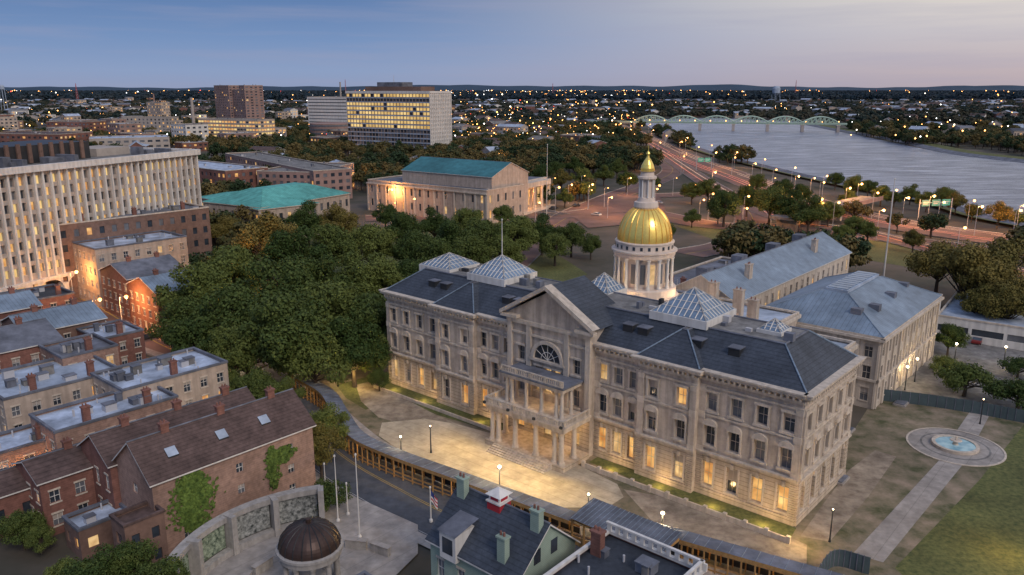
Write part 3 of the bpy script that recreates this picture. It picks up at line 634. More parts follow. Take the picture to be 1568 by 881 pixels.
bldg('rear_annex',Fr(*S0.p(22,50,0)[:2],*AX),9,40,13,wm='stone',rm='greyroof',bay=3.5,units=8,chim=3)
# ---------------- flag poles
def flagpole(x,y,z0,z1,flag=None,r=.12):
    mb=MB(); mb.lathe(x,y,[(r*2.5,z0),(r*2.5,z0+.3),(r,z0+.5),(r*.5,z1),(r*1.3,z1+.05),(r*1.3,z1+.25),(.01,z1+.35)],8,'white')
    if flag:
        n=6
        for i in range(n):
            a=i*.22; b=(i+1)*.22; wv=lambda t:.12*math.sin(t*5)
            for k in range(6):
                zt=z1-.3-k*.25; mm='flagblue' if (i<3 and k<3) else ('flagred' if k%2==0 else 'white')
                mb.poly([(x+.1+a*.6,y+wv(a),zt-a*.9),(x+.1+b*.6,y+wv(b),zt-b*.9),(x+.1+b*.6,y+wv(b),zt-.25-b*.9),(x+.1+a*.6,y+wv(a),zt-.25-a*.9)],mm)
    mb.obj('flagpole')
x,y=G(1352,430); flagpole(x,y,0,ZP(y,275),r=.25)
x,y=G(837,330); flagpole(x,y,0,ZP(y,222),r=.18)
x,y=S0.p(20.5,9,0)[:2]; flagpole(x,y,25.5,ZP(y,338),r=.1)
for bx,by,ty,fl in ((518,800,700,None),(551,825,698,None),(500,770,712,None),(533,790,742,None),(660,800,748,True)):
    x,y=G(bx,by); flagpole(x,y,.1,ZP(y,ty),fl,r=.1)
# ---------------- row houses foreground-left
def house(name,px,py,h,Lg,Dp,**k):
    x,y=G(px,py,h); return bldg(name,Fr(x,y,*BX),Lg,Dp,h,**k)
hk=dict(bars='white',sills=True,floor=3.3,inset=.18,par='greyroof')
house('brick_row_house',232,740,10,22,9.2,wm='bricktan',rm='brownroof',roof='gable',rh=3.6,bay=7.5,fw=.13,fh=.42,lit=0,chim=3,bars='white',sills=False)
x,y=G(232,740,10); f1=Fr(x,y,*BX)
mb=MB()
for u in (3,9.5,15.5):
    v0,v1=1.6,2.6; z=lambda v:10+3.6*v/4.6+.22
    mb.poly([f1.p(u,v0,z(v0)+.15),f1.p(u+1.3,v0,z(v0)+.15),f1.p(u+1.3,v1,z(v1)+.15),f1.p(u,v1,z(v1)+.15)],'bluewhite')
    for s in (u,u+1.3): mb.poly([f1.p(s,v0,z(v0)+.15),f1.p(s,v1,z(v1)+.15),f1.p(s,v1,z(v1)-.1),f1.p(s,v0,z(v0)-.1)],'dark')
    mb.poly([f1.p(u,v0,z(v0)+.15),f1.p(u+1.3,v0,z(v0)+.15),f1.p(u+1.3,v0,z(v0)-.1),f1.p(u,v0,z(v0)-.1)],'dark')
mb.obj('roof_skylights')
iv=MB()
def ivy(mb,fr,u,v,z0,w,hh,n,m='ivy'):
    for i in range(n):
        t=random.random()**.7; uu=u+random.gauss(0,w*(.25+.75*math.sin(t*2.6+.3))*.5); zz=z0+hh*t
        s=random.uniform(.12,.3); vv=v-random.uniform(.03,.3)
        a=random.uniform(0,6.28); c,sn=math.cos(a)*s,math.sin(a)*s; q=random.uniform(-.15,.15)
        mb.poly([fr.p(uu-c,vv,zz-sn),fr.p(uu+sn,vv+q,zz-c),fr.p(uu+c,vv-.05,zz+sn),fr.p(uu-sn,vv-q,zz+c)],m)
ivy(iv,f1,4.5,0,2,2.6,7.5,1600); ivy(iv,f1,15.5,0,3,1.0,6,500); ivy(iv,f1,17.2,0,6.2,1.6,2.2,350); iv.obj('ivy')
house('brick_row_house',168,712,9.5,21,8.5,wm='brickred',rm='brownroof',roof='gable',rh=2.6,bay=3.2,fw=.32,lit=.1,chim=3,**hk)
house('brick_row_house',84,662,9.5,17,9,wm='bricktan',rm='silver',bay=3,lit=.05,units=6,chim=2,**hk)
house('brick_row_house',187,598,10.5,17,11,wm='cream',rm='silver',bay=3,lit=.12,units=9,chim=1,**hk)
house('brick_row_house',95,548,11,9,10,wm='bricktan',rm='greyroof',bay=3,lit=.1,units=4,chim=1,**hk)
house('brick_row_house',152,520,10,8,10,wm='brickred',rm='silver',bay=3,lit=.1,units=3,chim=1,**hk)
house('brick_row_house',5,612,10,17,14,wm='cream',rm='bluewhite',bay=3,lit=.12,units=6,chim=2,**hk)
house('brick_row_house',38,512,11,14,12,wm='brickbrown',rm='bluemetal',roof='gable',rh=2.2,bay=3,lit=.1,units=4,chim=2,**hk)
house('brick_row_house',-90,560,11,18,15,wm='brickred',rm='greyroof',roof='gable',rh=2.2,bay=3,lit=.1,units=4,chim=2,**hk)
house('brick_row_house',-60,490,11,14,12,wm='brickred',rm='bluemetal',roof='gable',rh=2,bay=3,lit=.1,units=4,chim=2,**hk)
house('brick_row_house',22,465,10,12,12,wm='brickred',rm='slate',bay=3,lit=.1,units=4,chim=2,**hk)
house('brick_row_house',60,740,7.5,9,8,wm='brickred',rm='brownroof',roof='gable',rh=1.5,bay=3,lit=.15,chim=1,**hk)
house('brick_row_house',-20,700,7,13,7,wm='bricktan',rm='silver',bay=3,lit=.2,units=3,chim=1,**hk)
house('brick_porch',120,812,4,6,4.5,wm='brickbrown',rm='silver',bay=3,lit=.4,units=1,par='greyroof')
house('brick_porch',-30,770,5.5,10,7,wm='brickred',rm='brownroof',roof='gable',rh=1.5,bay=3,lit=.3,units=0)
house('brick_porch',190,806,7,4.5,3.5,wm='brickbrown',rm='brownroof',bay=3,lit=.0,units=0,par='brownroof')
mb=MB(); x,y=G(175,830); f=Fr(x,y,*BX)   # outside stair at the rear of the row
for i in range(16): mb.box(f,i*.28,i*.28+.3,-1.2,0,.2+i*.2,.26+i*.2,'greyroof')
for v in (-1.2,0): mb.tube(f.p(0,v,1.1),f.p(4.5,v,4.3),.04,.04,4,'pole'); mb.tube(f.p(0,v,.1),f.p(4.5,v,3.3),.06,.06,4,'dark')
for i in range(6): mb.tube(f.p(i*.9,-1.2,.1+i*.64),f.p(i*.9,-1.2,1.1+i*.64),.03,.03,4,'pole')
mb.obj('outside_stair')
house('brick_town_house',195,428,10.5,14,15,wm='brickred',rm='greyroof',roof='gable',rh=2.5,bay=2.8,lit=.1,chim=2,**hk)
house('brick_town_house',240,450,10.5,12,14,wm='brickred',rm='bluemetal',roof='gable',rh=2.5,bay=2.8,lit=.1,chim=2,**hk)
house('brick_town_house',150,405,11,10,15,wm='brickred',rm='greyroof',bay=2.8,lit=.1,**hk)
house('brick_town_house',145,382,15,24,14,wm='cream',rm='silver',bay=3,lit=.1,units=5,**hk)
house('brown_apartment_house',85,345,20,42,16,wm='brickbrown',rm='greyroof',bay=3.2,lit=.08,units=8,chim=3,floor=3.6)
# big white office left
ax_,ay_=G(-150,277,35); bx_,by_=G(299,232,35)
f=Fr(ax_,ay_,bx_-ax_,by_-ay_); Lo=math.hypot(bx_-ax_,by_-ay_); OF=MB()
nb=int(Lo/2.3)
wall(OF,f,0,Lo,7,35,grid(Lo,8.5,33.5,nb,8,.5,.66,.55,('lit','lit3')),'beige',.6)
for i in range(nb+1): OF.box(f,i*Lo/nb-.24,i*Lo/nb+.24,-.6,-.01,7,34,'white')
OF.box(f,-1,Lo+1,-1.2,-.01,34,35.6,'white'); OF.box(f,-1,Lo+1,-1.1,-.01,6.6,7.4,'white')
f2=f.side(1,Lo,42); wall(OF,f2,0,42,7,35,grid(42,9,33.5,18,8,.5,.62,.2),'beige',.6)
for i in range(19): OF.box(f2,i*42/18-.24,i*42/18+.24,-.6,-.01,7,34,'white')
OF.box(f2,0,42,-1.2,-.01,34,35.6,'white')
for i in range(int(Lo/8.7)+1): 
    u=i*8.7; OF.box(f,u-.7,u+.7,-1.0,1,0,5,'white')
    for k in range(8):
        a0=math.pi*k/8;a1=math.pi*(k+1)/8; r=3.65; c=u+4.35
        OF.poly([f.p(c+r*math.cos(a0),-.9,4.0+min(2.5,r*math.sin(a0)*.7)),f.p(c+r*math.cos(a1),-.9,4.0+min(2.5,r*math.sin(a1)*.7)),f.p(c+r*math.cos(a1),-.9,6.8),f.p(c+r*math.cos(a0),-.9,6.8)],'white')
wall(OF,f,0,Lo,0,7,grid(Lo,.5,6,nb//2,1,.7,.8,.6),'brickbrown',.1,v=4)
OF.poly([f.p(0,0,34.8),f.p(Lo,0,34.8),f.p(Lo,42,34.8),f.p(0,42,34.8)],'flatroof'); OF.box(f,20,Lo-28,12,30,34.8,39.5,'dark')
for i in range(12): OF.box(f,20+i*(Lo-48)/12,21.0+i*(Lo-48)/12,11.5,12,35,40,'brickbrown')
for i in range(14): u=random.uniform(5,Lo-6); OF.box(f,u,u+random.uniform(1,3),random.uniform(3,8),10,34.8,36+random.random()*1.5,'greyroof')
OF.box(f,Lo-24,Lo-12,14,26,34.8,37,'beige'); OF.obj('office_building')
EXC.append([f.p(u,v,0)[:2] for u,v in ((0,-5),(Lo,-5),(Lo,45),(0,45))])
def fpt(px1,py1,px2,py2,h):
    x1,y1=G(px1,py1,h); x2,y2=G(px2,py2,h); return Fr(x1,y1,x2-x1,y2-y1),math.hypot(x2-x1,y2-y1)
def fbase(px1,py1,px2,py2,ytop):
    f,L_=fpt(px1,py1,px2,py2,0); return f,L_,ZP(G(px2,py2)[1],ytop)
f,L_=fpt(400,318,535,296,13)
bldg('library_building',f,L_,30,13,wm='cream',roof='hip',rh=4.5,run=12,rm='teal',bay=3.5,floor=4.5,lit=.2,z0=1)
f,L2=fpt(306,300,400,320,13)
bldg('library_wing',f,L2*.96,24,12.5,wm='cream',rm='teal',roof='hip',rh=2.0,run=8,bay=3.5,floor=4.5,lit=.15,z0=1)
f,L_=fpt(563,275,745,292,14)
bldg('museum_hall',f,L_,26,14,wm='cream',rm='greyroof',bay=5,floor=6,fw=.25,fh=.5,lit=.25,units=0,z0=1)
mb=MB(); mb.box(f,-.5,L_+.4,-.6,-.02,12.2,12.8,'trim')
for i in range(13): mb.box(f,i*L_/12-.4,i*L_/12+.4,-.3,-.02,0,12.2,'trim')
mb.obj('museum_pilasters')
f2_=f.sub(L_*.22,7)
bldg('museum_attic',f2_,L_*.74,26,18.5,wm='cream',roof='gable',rh=5,rm='tealdark',bay=6,floor=20,lit=0,fw=.05,fh=.05,z0=15)
f3_,L3=fpt(745,290,833,272,13.5)
MU=MB(); 
wall(MU,f3_,0,L3,0,13.5,grid(L3,1,11,5,1,.3,.7,.9),'cream',.4); MU.box(f3_,-.3,L3+.3,-1.2,0,12.3,13.8,'trim')
wall(MU,f3_.side(3,L3,20),0,20,0,13.5,grid(20,1,11,4,1,.3,.6,.3),'cream',.4)
wall(MU,f3_.side(1,L3,20),0,20,0,13.5,[],'cream',.4)
MU.box(f3_,L3*.2,L3*.95,-5,-1.2,11.2,13.4,'trim')
for i in range(6):
    u=L3*(.22+.142*i); x,y=f3_.p(u,-4.5,0)[:2]; column(MU,x,y,1.2,11.2,.75)
MU.box(f3_,L3*.15,L3,-6,-.02,0,1.2,'trim'); MU.poly([f3_.p(0,0,13.6),f3_.p(L3,0,13.6),f3_.p(L3,20,13.6),f3_.p(0,20,13.6)],'greyroof')
MU.obj('museum_portico'); xx,yy=f3_.p(L3*.5,-3,0)[:2]; light('portico_light',xx,yy,6,6500,(1,.8,.55),.5)
f,L_=fpt(345,235,480,262,15); bldg('brick_apartment_block',f,L_,20,15,wm='brickpink',rm='flatroof',bay=4,floor=3.3,fw=.5,lit=.12,units=6)
f,L_=fpt(478,264,542,250,14); bldg('brick_apartment_block',f,L_,30,14,wm='brickpink',rm='flatroof',bay=4,floor=3.3,fw=.5,lit=.12,units=6)
f,L_=fpt(240,250,345,262,15); bldg('brick_office',f,L_,24,15,wm='brickred',rm='silver',bay=4,floor=3.4,fw=.45,lit=.15,units=6)
# tall office with lit strips
f,L_,TZ=fbase(535,236,660,243,141); TB=MB(); fl_=(TZ-6)/13.0
wall(TB,f,0,L_,6,TZ,[(L_*(i+.04)/26,L_*(i+.96)/26,6+fl_*(k+.85),6+fl_*(k+1.5),('glass2' if k<4 and random.random()<.5 else 'glass' if (k<4 or k==10 or random.random()<.06) else 'lit3')) for k in range(12) for i in range(26)],'brickbrown',.3)
for k in range(12): TB.box(f,0,L_,-.25,-.01,6+fl_*(k+.5),6+fl_*(k+.78),'bluewhite')
for i in range(27): TB.box(f,L_*i/26-.12,L_*i/26+.12,-.4,-.26,6,TZ-1.5,'beige')
f2=f.side(1,L_,28); wall(TB,f2,0,28,6,TZ,grid(28,8,TZ-2,12,13,.45,.55,.03),'white',.5)
for i in range(13): TB.box(f2,i*28/12-.4,i*28/12+.4,-.5,-.01,6,TZ-1,'white')
TB.box(f,-.5,L_+.5,-.6,-.02,TZ-1.5,TZ+.6,'white'); TB.box(f2,-.5,28.5,-.6,-.02,TZ-1,TZ+.6,'white')
TB.poly([f.p(0,0,TZ),f.p(L_,0,TZ),f.p(L_,28,TZ),f.p(0,28,TZ)],'flatroof'); TB.box(f,L_*.18,L_*.85,6,24,TZ,TZ+4,'brickbrown'); TB.box(f,L_*.3,L_*.6,9,23,TZ+4,TZ+7.5,'greyroof'); TB.tube(f.p(L_*.45,15,TZ+7),f.p(L_*.45,15,TZ+13),.3,.1,6,'pole')
wall(TB,f,0,L_,0,6,[],'dark',v=2); wall(TB,f.side(3,L_,28),0,28,0,TZ,[],'white'); wall(TB,f2,0,28,0,6,[],'dark',v=1); TB.obj('office_tower'); EXC.append([f.p(u,v,0)[:2] for u,v in ((0,-8),(L_,-8),(L_,40),(0,40))])
f,L_,h_=fbase(474,210,534,212,149); bldg('office_block',f,L_,25,h_,wm='white',rm='silver',bay=100,floor=3.6,fw=.96,fh=.28,lit=0,units=2,z0=8)
f,L_=fpt(467,190,530,190,20)
mb=MB(); cx_,cy_=f.p(L_/2,L_/2,0)[:2]; mb.lathe(cx_,cy_,[(L_/2,0),(L_/2,20)],40,'brickpink',cap=True)
for k in range(5): mb.lathe(cx_,cy_,[(L_/2+.3,2+k*3.8),(L_/2+.3,3.6+k*3.8)],40,'glass2'); 
mb.obj('round_parking_garage')
for a,b,yt,dd in (((334,206),(356,208),131,18),((354,207),(380,210),138,16),((380,209),(408,208),131,18)):
    f,L_,h_=fbase(*a,*b,yt); bldg('apartment_tower',f,L_,dd,h_,wm='brickpink',rm='flatroof',bay=5,floor=3,fw=.5,fh=.5,lit=.06,units=3)
f,L_,h_=fbase(307,222,398,226,184); bldg('office_block',f,L_,22,h_,wm='cream',rm='flatroof',bay=4,floor=3.6,fw=.85,fh=.5,lit=.75,units=4,litm=('lit3','lit'))
f,L_,h_=fbase(398,222,440,220,196); bldg('office_block',f,L_,22,h_,wm='beige',rm='flatroof',bay=4,floor=3.6,fw=.6,fh=.5,lit=.3,units=4)
f,L_,h_=fbase(140,240,262,236,210); bldg('warehouse',f,L_,40,h_,wm='beige',rm='silver',bay=6,floor=4,fw=.6,fh=.4,lit=.15,units=8)
f,L_,h_=fbase(-20,238,95,240,206); bldg('brick_office',f,L_,40,h_,wm='brickred',rm='brownroof',bay=5,floor=4,fw=.5,fh=.4,lit=.25,units=8)
f,L_,h_=fbase(75,216,135,217,187); bldg('brick_office',f,L_,30,h_,wm='brickred',rm='brownroof',bay=5,floor=4,fw=.5,fh=.4,lit=.15,units=4)
f,L_,h_=fbase(228,192,250,193,157); bldg('church_tower_block',f,L_,14,h_,wm='cream',rm='flatroof',bay=4,floor=4,lit=.5,units=2)
f,L_,h_=fbase(190,212,262,213,180); bldg('office_block',f,L_,18,h_,wm='beige',rm='flatroof',bay=5,floor=3.6,lit=.3,units=2)
def stack(px,pb,pt,r,m='beige'):
    x,y=G(px,pb); mb=MB(); z=ZP(y,pt); mb.lathe(x,y,[(r,0),(r*.7,z-1),(r*.78,z-1),(r*.78,z)],16,m,cap=True); mb.obj('smokestack')
stack(300,222,150,1.8); stack(524,190,126,1.6); stack(240,190,144,1.5,'brickpink')
def watertower(px,pyb,pyt,r,m):
    x,y=G(px,pyb); z=ZP(y,pyt); mb=MB(); mb.lathe(x,y,[(.5,z),(r*.7,z-1),(r,z-r*.7),(r,z-r*1.8),(r*.4,z-r*2.4),(.8,z-r*2.6),(.8,0)],20,m)
    for k in range(6):
        a=k*math.pi/3; mb.tube((x+r*math.cos(a),y+r*math.sin(a),z-r*1.6),(x+r*1.4*math.cos(a),y+r*1.4*math.sin(a),0),.5,.5,5,m)
    mb.obj('water_tower')
watertower(9,176,130,5,'bluewhite'); watertower(1187,160,132,13,'bluewhite')
for px,pb,pt in ((1217,150,123),(846,152,128),(530,152,122),(120,160,128)):
    x,y=G(px,pb); z=ZP(y,pt); mb=MB()
    for k in range(3):
        a=k*2.094; mb.tube((x+5*math.cos(a),y+5*math.sin(a),0),(x+.5*math.cos(a),y+.5*math.sin(a),z),.7,.5,4,'redpaint')
    for j in range(8):
        for k in range(3):
            a=k*2.094; b_=a+2.094; r0=5-4.5*j/8; r1=5-4.5*(j+1)/8; mb.tube((x+r0*math.cos(a),y+r0*math.sin(a),z*j/8),(x+r1*math.cos(b_),y+r1*math.sin(b_),z*(j+1)/8),.3,.3,4,'pole')
    mb.obj('radio_mast')
k=0
while k<230:
    px=random.uniform(-20,560) if random.random()<.6 else random.uniform(600,960); py=random.uniform(158,236)
    x,y=G(px,py); P_=np.array([[x,y],[x+20,y+10],[x-10,y+15],[x+10,y-10]]); k+=1
    if any(inpoly(P_,e).any() for e in EXC): continue
    a=random.uniform(-.1,.1)+(-.7 if random.random()<.5 else .86); h_=random.choice([8,10,12,15,21]) if px<560 else random.choice([8,10,13])
    bldg('town_building',Fr(x,y,math.cos(a),math.sin(a)),random.uniform(14,34),random.uniform(12,24),h_,wm=random.choice(['brickred','brickbrown','beige','cream','white','brickpink']),rm=random.choice(['greyroof','silver','flatroof','brownroof','bluewhite']),roof=random.choice(['flat','flat','gable']),rh=2.5,bay=5,floor=3.6,fw=.5,fh=.45,lit=.4,units=2)
# ---------------- bridge
bx0,by0=G(972,199); bx1,by1=G(1282,203); LB=math.hypot(bx1-bx0,by1-by0); fb=Fr(bx0,by0,bx1-bx0,by1-by0); B=MB()
B.box(fb,-60,LB+10,-4,4,9.2,10.6,'steelgreen'); B.box(fb,-60,LB+10,-4.6,-4.3,10.6,11.8,'steelgreen'); ns=6
for i in range(ns+1): u=LB*i/ns; B.box(fb,u-1.8,u+1.8,-5,5,0,8.3,'beige'); B.box(fb,u-2.4,u+2.4,-5.4,5.4,8.3,9.2,'trim')
for i in range(ns):
    for v in (-4.4,4.4):
        u0=LB*i/ns; s=LB/ns; pr=None
        for j in range(9):
            t=j/8; u=u0+s*t; zt=11+8.0*math.sin(math.pi*t)**.7 if 0<j<8 else 12
            if pr: B.tube(fb.p(pr[0],v,pr[1]),fb.p(u,v,zt),.75,.75,5,'steelgreen'); B.tube(fb.p(pr[0],v,11),fb.p(u,v,zt),.35,.35,4,'steelgreen')
            B.tube(fb.p(u,v,10),fb.p(u,v,zt),.4,.4,4,'steelgreen'); pr=(u,zt)
B.obj('truss_bridge')
ov=MB(); fo=Fr(*G(1240,345),*(np.array(G(1330,322))-np.array(G(1240,345)))); ov.box(fo,-25,60,-5,5,5,6,'flatroof'); ov.box(fo,-25,60,-5.3,-5,5,6.8,'brickpink')
for u in (-20,0,20,40): ov.box(fo,u-1,u+1,-4,4,0,5,'concrete')
ov.obj('road_overpass')
def roadsign(px,py,w_,n=2,z=6):
    x,y=G(px,py); f=Fr(x,y,1,.25); mb=MB()
    for u in (-1,n*(w_+1)): mb.tube(f.p(u,0,0),f.p(u,0,z+3),.2,.2,6,'pole')
    mb.tube(f.p(-1,.1,z+1.4),f.p(n*(w_+1),.1,z+1.4),.15,.15,5,'pole')
    for i in range(n): mb.box(f,i*(w_+1),i*(w_+1)+w_,-.2,0,z,z+2.6,'signgreen'); mb.box(f,i*(w_+1)+.5,i*(w_+1)+w_-.5,-.24,-.21,z+1.5,z+1.8,'white'); mb.box(f,i*(w_+1)+.5,i*(w_+1)+w_*.7,-.24,-.21,z+.8,z+1.1,'white')
    mb.obj('road_sign')
roadsign(1408,338,4,3); roadsign(1068,262,4,2); roadsign(890,205,5,1)
f,L_=fpt(1436,476,1600,500,6); bldg('parking_deck',f,L_,30,5,wm='white',rm='bluewhite',bay=6,floor=2.5,fw=.9,fh=.4,lit=.1,units=0)
def panelfence(name,pts,h,m,z=0):
    ln=smoothline([G(*q) for q in pts],6); mb=MB()
    for i in range(len(ln)-1):
        d=ln[i+1]-ln[i]; l=np.linalg.norm(d); f=Fr(*ln[i],*d); mb.box(f,0,l,-.04,.04,z,h,m); mb.box(f,-.05,.05,-.1,.1,z,h+.1,'greyroof')
    mb.obj(name)
panelfence('construction_fence',((1335,612),(1420,622),(1500,635),(1568,648),(1700,672)),2.2,'fence')
panelfence('construction_fence',((1245,905),(1275,868),(1330,880)),2.2,'fence')
panelfence('construction_fence',((1345,590),(1440,470)),2.0,'fence')
# ---------------- covered walkway
def walkway(pts,z=3.0):
    ln=smoothline([G(px,py,z) for px,py in pts],7); mb=MB()
    ribbon(mb,ln,-1.35,1.35,z+.25,'greyroof',z-.02); ribbon(mb,ln,-1.3,1.3,z+.1,'wood',z-.12); 
    ribbon(mb,ln,-1.37,-1.36,z-.25,'wood',z+.24); ribbon(mb,ln,1.37,1.36,z-.35,'greyroof',z-.02)
    ribbon(mb,ln,-1.25,-1.24,.0+.9,'wood',1.15); ribbon(mb,ln,-1.25,-1.24,.35,'wood',.55)
    ribbon(mb,ln,1.25,1.26,.2,'dark',1.0); ribbon(mb,ln,1.25,1.26,1.05,'wood',1.3)
    for i in range(len(ln)-1):
        a,b=ln[i],ln[i+1]; l=np.linalg.norm(b-a); f=Fr(*a,*(b-a)); k=max(1,int(l/1.3))
        for j in range(k):
            u=l*j/k
            if j%2==0:
                for v in (-1.25,1.2): mb.box(f,u-.08,u+.08,v-.08,v+.08,0,z-.1,'wood')
                mb.box(f,u+l/k*.3,u+l/k*.9,1.0,1.1,z-.4,z-.3,'lit')
            mb.tube(f.p(u,-1.37,z+.27),f.p(u,1.37,z+.0),.035,.035,4,'bluemetal')
    return mb.obj('covered_walkway'),ln
_,wl=walkway([(462,578),(500,600),(520,630),(545,665),(600,692),(700,728),(780,757),(880,793)])
_,wl2=walkway([(1000,808),(1120,842),(1270,884),(1400,920)])
for i in range(0,len(wl)-1,6):
    light('walkway_lamp',wl[i][0]-.2,wl[i][1]-.2,2.4,60,(1,.58,.16),.15)
for i in range(0,len(wl2)-1,5):
    light('walkway_lamp',wl2[i][0]-.2,wl2[i][1]-.2,2.4,60,(1,.58,.16),.15)
mb=MB()
x,y=G(884,788,3.6); f=Fr(x,y,*AX).sub(0,-1); Lb=12
mb.box(f,0,Lb,0,4.5,3.2,3.6,'wood'); mb.poly([f.p(-.3,-.3,3.65),f.p(Lb+.3,-.3,3.65),f.p(Lb+.3,4.8,4.2),f.p(-.3,4.8,4.2)],'greyroof')
for i in range(20): mb.tube(f.p(i*Lb/19,-.3,3.7),f.p(i*Lb/19,4.8,4.25),.04,.04,4,'bluemetal')
for i in range(8): mb.box(f,i*Lb/7-.1,i*Lb/7+.1,-.1,.1,0,3.2,'wood')
mb.box(f,0,Lb,.1,.2,.1,1.2,'wood'); mb.box(f,0,Lb,4.3,4.5,0,3.2,'dark'); mb.obj('entrance_canopy')
# ---------------- memorial
mc=(-20.4,76.2); Ra=15.8; ME=MB()
a0,a1=math.radians(104),math.radians(190); nseg=4
for s in range(nseg):
    b0=a0+(a1-a0)*s/nseg; b1=a0+(a1-a0)*(s+1)/nseg
    ME.lathe(*mc,[(Ra,0),(Ra,1.0)],10,'memstone',b0,b1); ME.lathe(*mc,[(Ra+.15,1.0),(Ra+.15,4.3)],10,'mosaic' if s in (2,3) else 'mural',b0+.03,b1-.03)
    ME.lathe(*mc,[(Ra-.25,4.3),(Ra-.25,5.0),(Ra+.9,5.0),(Ra+.9,0)],10,'memstone',b0,b1)
    ME.lathe(*mc,[(Ra-.25,4.3),(Ra+.2,4.3)],10,'memstone',b0,b1); ME.lathe(*mc,[(Ra,1.0),(Ra-.9,1.0),(Ra-.9,0)],10,'memstone',b0,b1)
for s in range(nseg+1):
    b=a0+(a1-a0)*s/nseg; f=Fr(mc[0]+Ra*math.cos(b),mc[1]+Ra*math.sin(b),-math.sin(b),math.cos(b)); ME.box(f,-.35,.35,-.3,1.2,0,5.15,'memstone')
ME.obj('memorial_wall')
RT=MB(); rx,ry=G(479,898); 
for i in range(10): a=i*math.pi/5; column(RT,rx+2.9*math.cos(a),ry+2.9*math.sin(a),.4,4.2,.32,'memstone')
RT.lathe(rx,ry,[(4.0,.23),(4.0,.5),(0.01,.5)],32,'memstone'); RT.lathe(rx,ry,[(2.6,4.2),(3.4,4.2),(3.4,4.8),(3.65,4.9),(3.65,5.2),(3.35,5.3)],40,'memstone')
RT.lathe(rx,ry,[(3.35*math.cos(t),5.3+2.7*math.sin(t)) for t in np.linspace(0,1.45,12)]+[(.3,8.0),(.25,8.4),(.01,8.5)],40,'bronze')
for i in range(20):
    a=2*math.pi*i/20; T_=np.linspace(0,1.4,8)
    for j in range(7): RT.tube((rx+3.37*math.cos(T_[j])*math.cos(a),ry+3.37*math.cos(T_[j])*math.sin(a),5.31+2.7*math.sin(T_[j])),(rx+3.37*math.cos(T_[j+1])*math.cos(a),ry+3.37*math.cos(T_[j+1])*math.sin(a),5.31+2.7*math.sin(T_[j+1])),.06,.06,4,'dark')
RT.obj('memorial_rotunda')
mb=MB()
for a in (60,80,150,170,195):
    x,y=mc[0]+9.5*math.cos(math.radians(a)),mc[1]+9.5*math.sin(math.radians(a)); f=Fr(x,y,-math.sin(math.radians(a)),math.cos(math.radians(a))); mb.box(f,-1.3,1.3,-.3,.3,.22,1.3,'memstone'); mb.box(f,-1.4,1.4,-.4,.4,1.3,1.42,'concrete')
mb.obj('memorial_pedestals')
# ---------------- foreground houses
x,y=G(838,803,13.5); gp=Fr(x,y,*AX)
fh_=gp.sub(-11.5,-4.6); hb=bldg('slate_roof_house',fh_,11.5,9.2,9.6,wm='palegreen',rm='slate',roof='gable',rh=3.9,bay=3.1,fw=.34,fh=.5,lit=0,bars='white',sills=True,mk=False,chim=0)
hb.box(fh_,2.0,4.2,-.6,2.4,8.6,11.6,'white'); hb.poly([fh_.p(1.8,-.8,11.6),fh_.p(4.4,-.8,11.6),fh_.p(4.4,2.6,12.3),fh_.p(1.8,2.6,12.3)],'greyroof'); hb.box(fh_,2.4,3.8,-.63,-.6,9.3,11,'glass')
for u in (0.3,10.2): chimney(hb,fh_,u,3.6,10,14.9,.75,'palegreen')
chimney(hb,fh_,8.6,.6,9,12.8,.7,'palegreen')
for i in range(2): hb.box(fh_.side(1,11.5,9.2),2.6+i*2.6,3.6+i*2.6,-.04,-.01,10,11.5,'glass')
hb.obj('slate_roof_house')
x,y=gp.p(-6.2,0,0)[:2]; cu=MB(); fcu=Fr(x,y,*AX)
cu.box(fcu,-.85,.85,-.85,.85,12.6,13.8,'redpaint'); cu.box(fcu,-.95,.95,-.95,.95,13.8,13.95,'white'); cu.box(fcu,-.7,.7,-.7,.7,13.95,14.6,'white')
for s in (-1,1): cu.box(fcu,-.5,.5,s*.71-.01,s*.71+.01,14.05,14.5,'flagred'); cu.box(fcu,s*.71-.01,s*.71+.01,-.5,.5,14.05,14.5,'flagred')
for k in range(4):
    q=[(-1,-1),(1,-1),(1,1),(-1,1)]; a,b=q[k],q[(k+1)%4]; cu.poly([fcu.p(a[0],a[1],14.6),fcu.p(b[0],b[1],14.6),fcu.p(0,0,15.3)],'white')
cu.obj('roof_cupola')
x,y=G(932,812,11); fz=Fr(x,y,*AX).sub(0,-16); zb=bldg('flat_roof_house',fz,10.5,16,11,wm='brickred',rm='slate',bay=3,lit=.1,units=5,mk=False,trim='white')
fq=fz.sub(0,15.8); 
for i in range(12): zb.box(fq,i*.95,i*.95+.45,-.1,.1,11.15,11.9,'white')
zb.box(fq,-.1,10.6,-.15,.15,11.9,12.1,'white')
fq=fz.side(1,10.5,16)
for i in range(17): zb.box(fq,i*.95,i*.95+.45,.05,.25,11.15,11.9,'white')
zb.box(fq,-.1,16,.0,.3,11.9,12.1,'white'); chimney(zb,fz,.6,12,10.5,12.9,.8,'brickred'); zb.obj('flat_roof_house')
x,y=G(640,800,8); f=Fr(x,y,*AX).sub(-2,-14); bldg('garage_building',f,6,8,4,wm='brickbrown',rm='greyroof',units=2,par='greyroof')
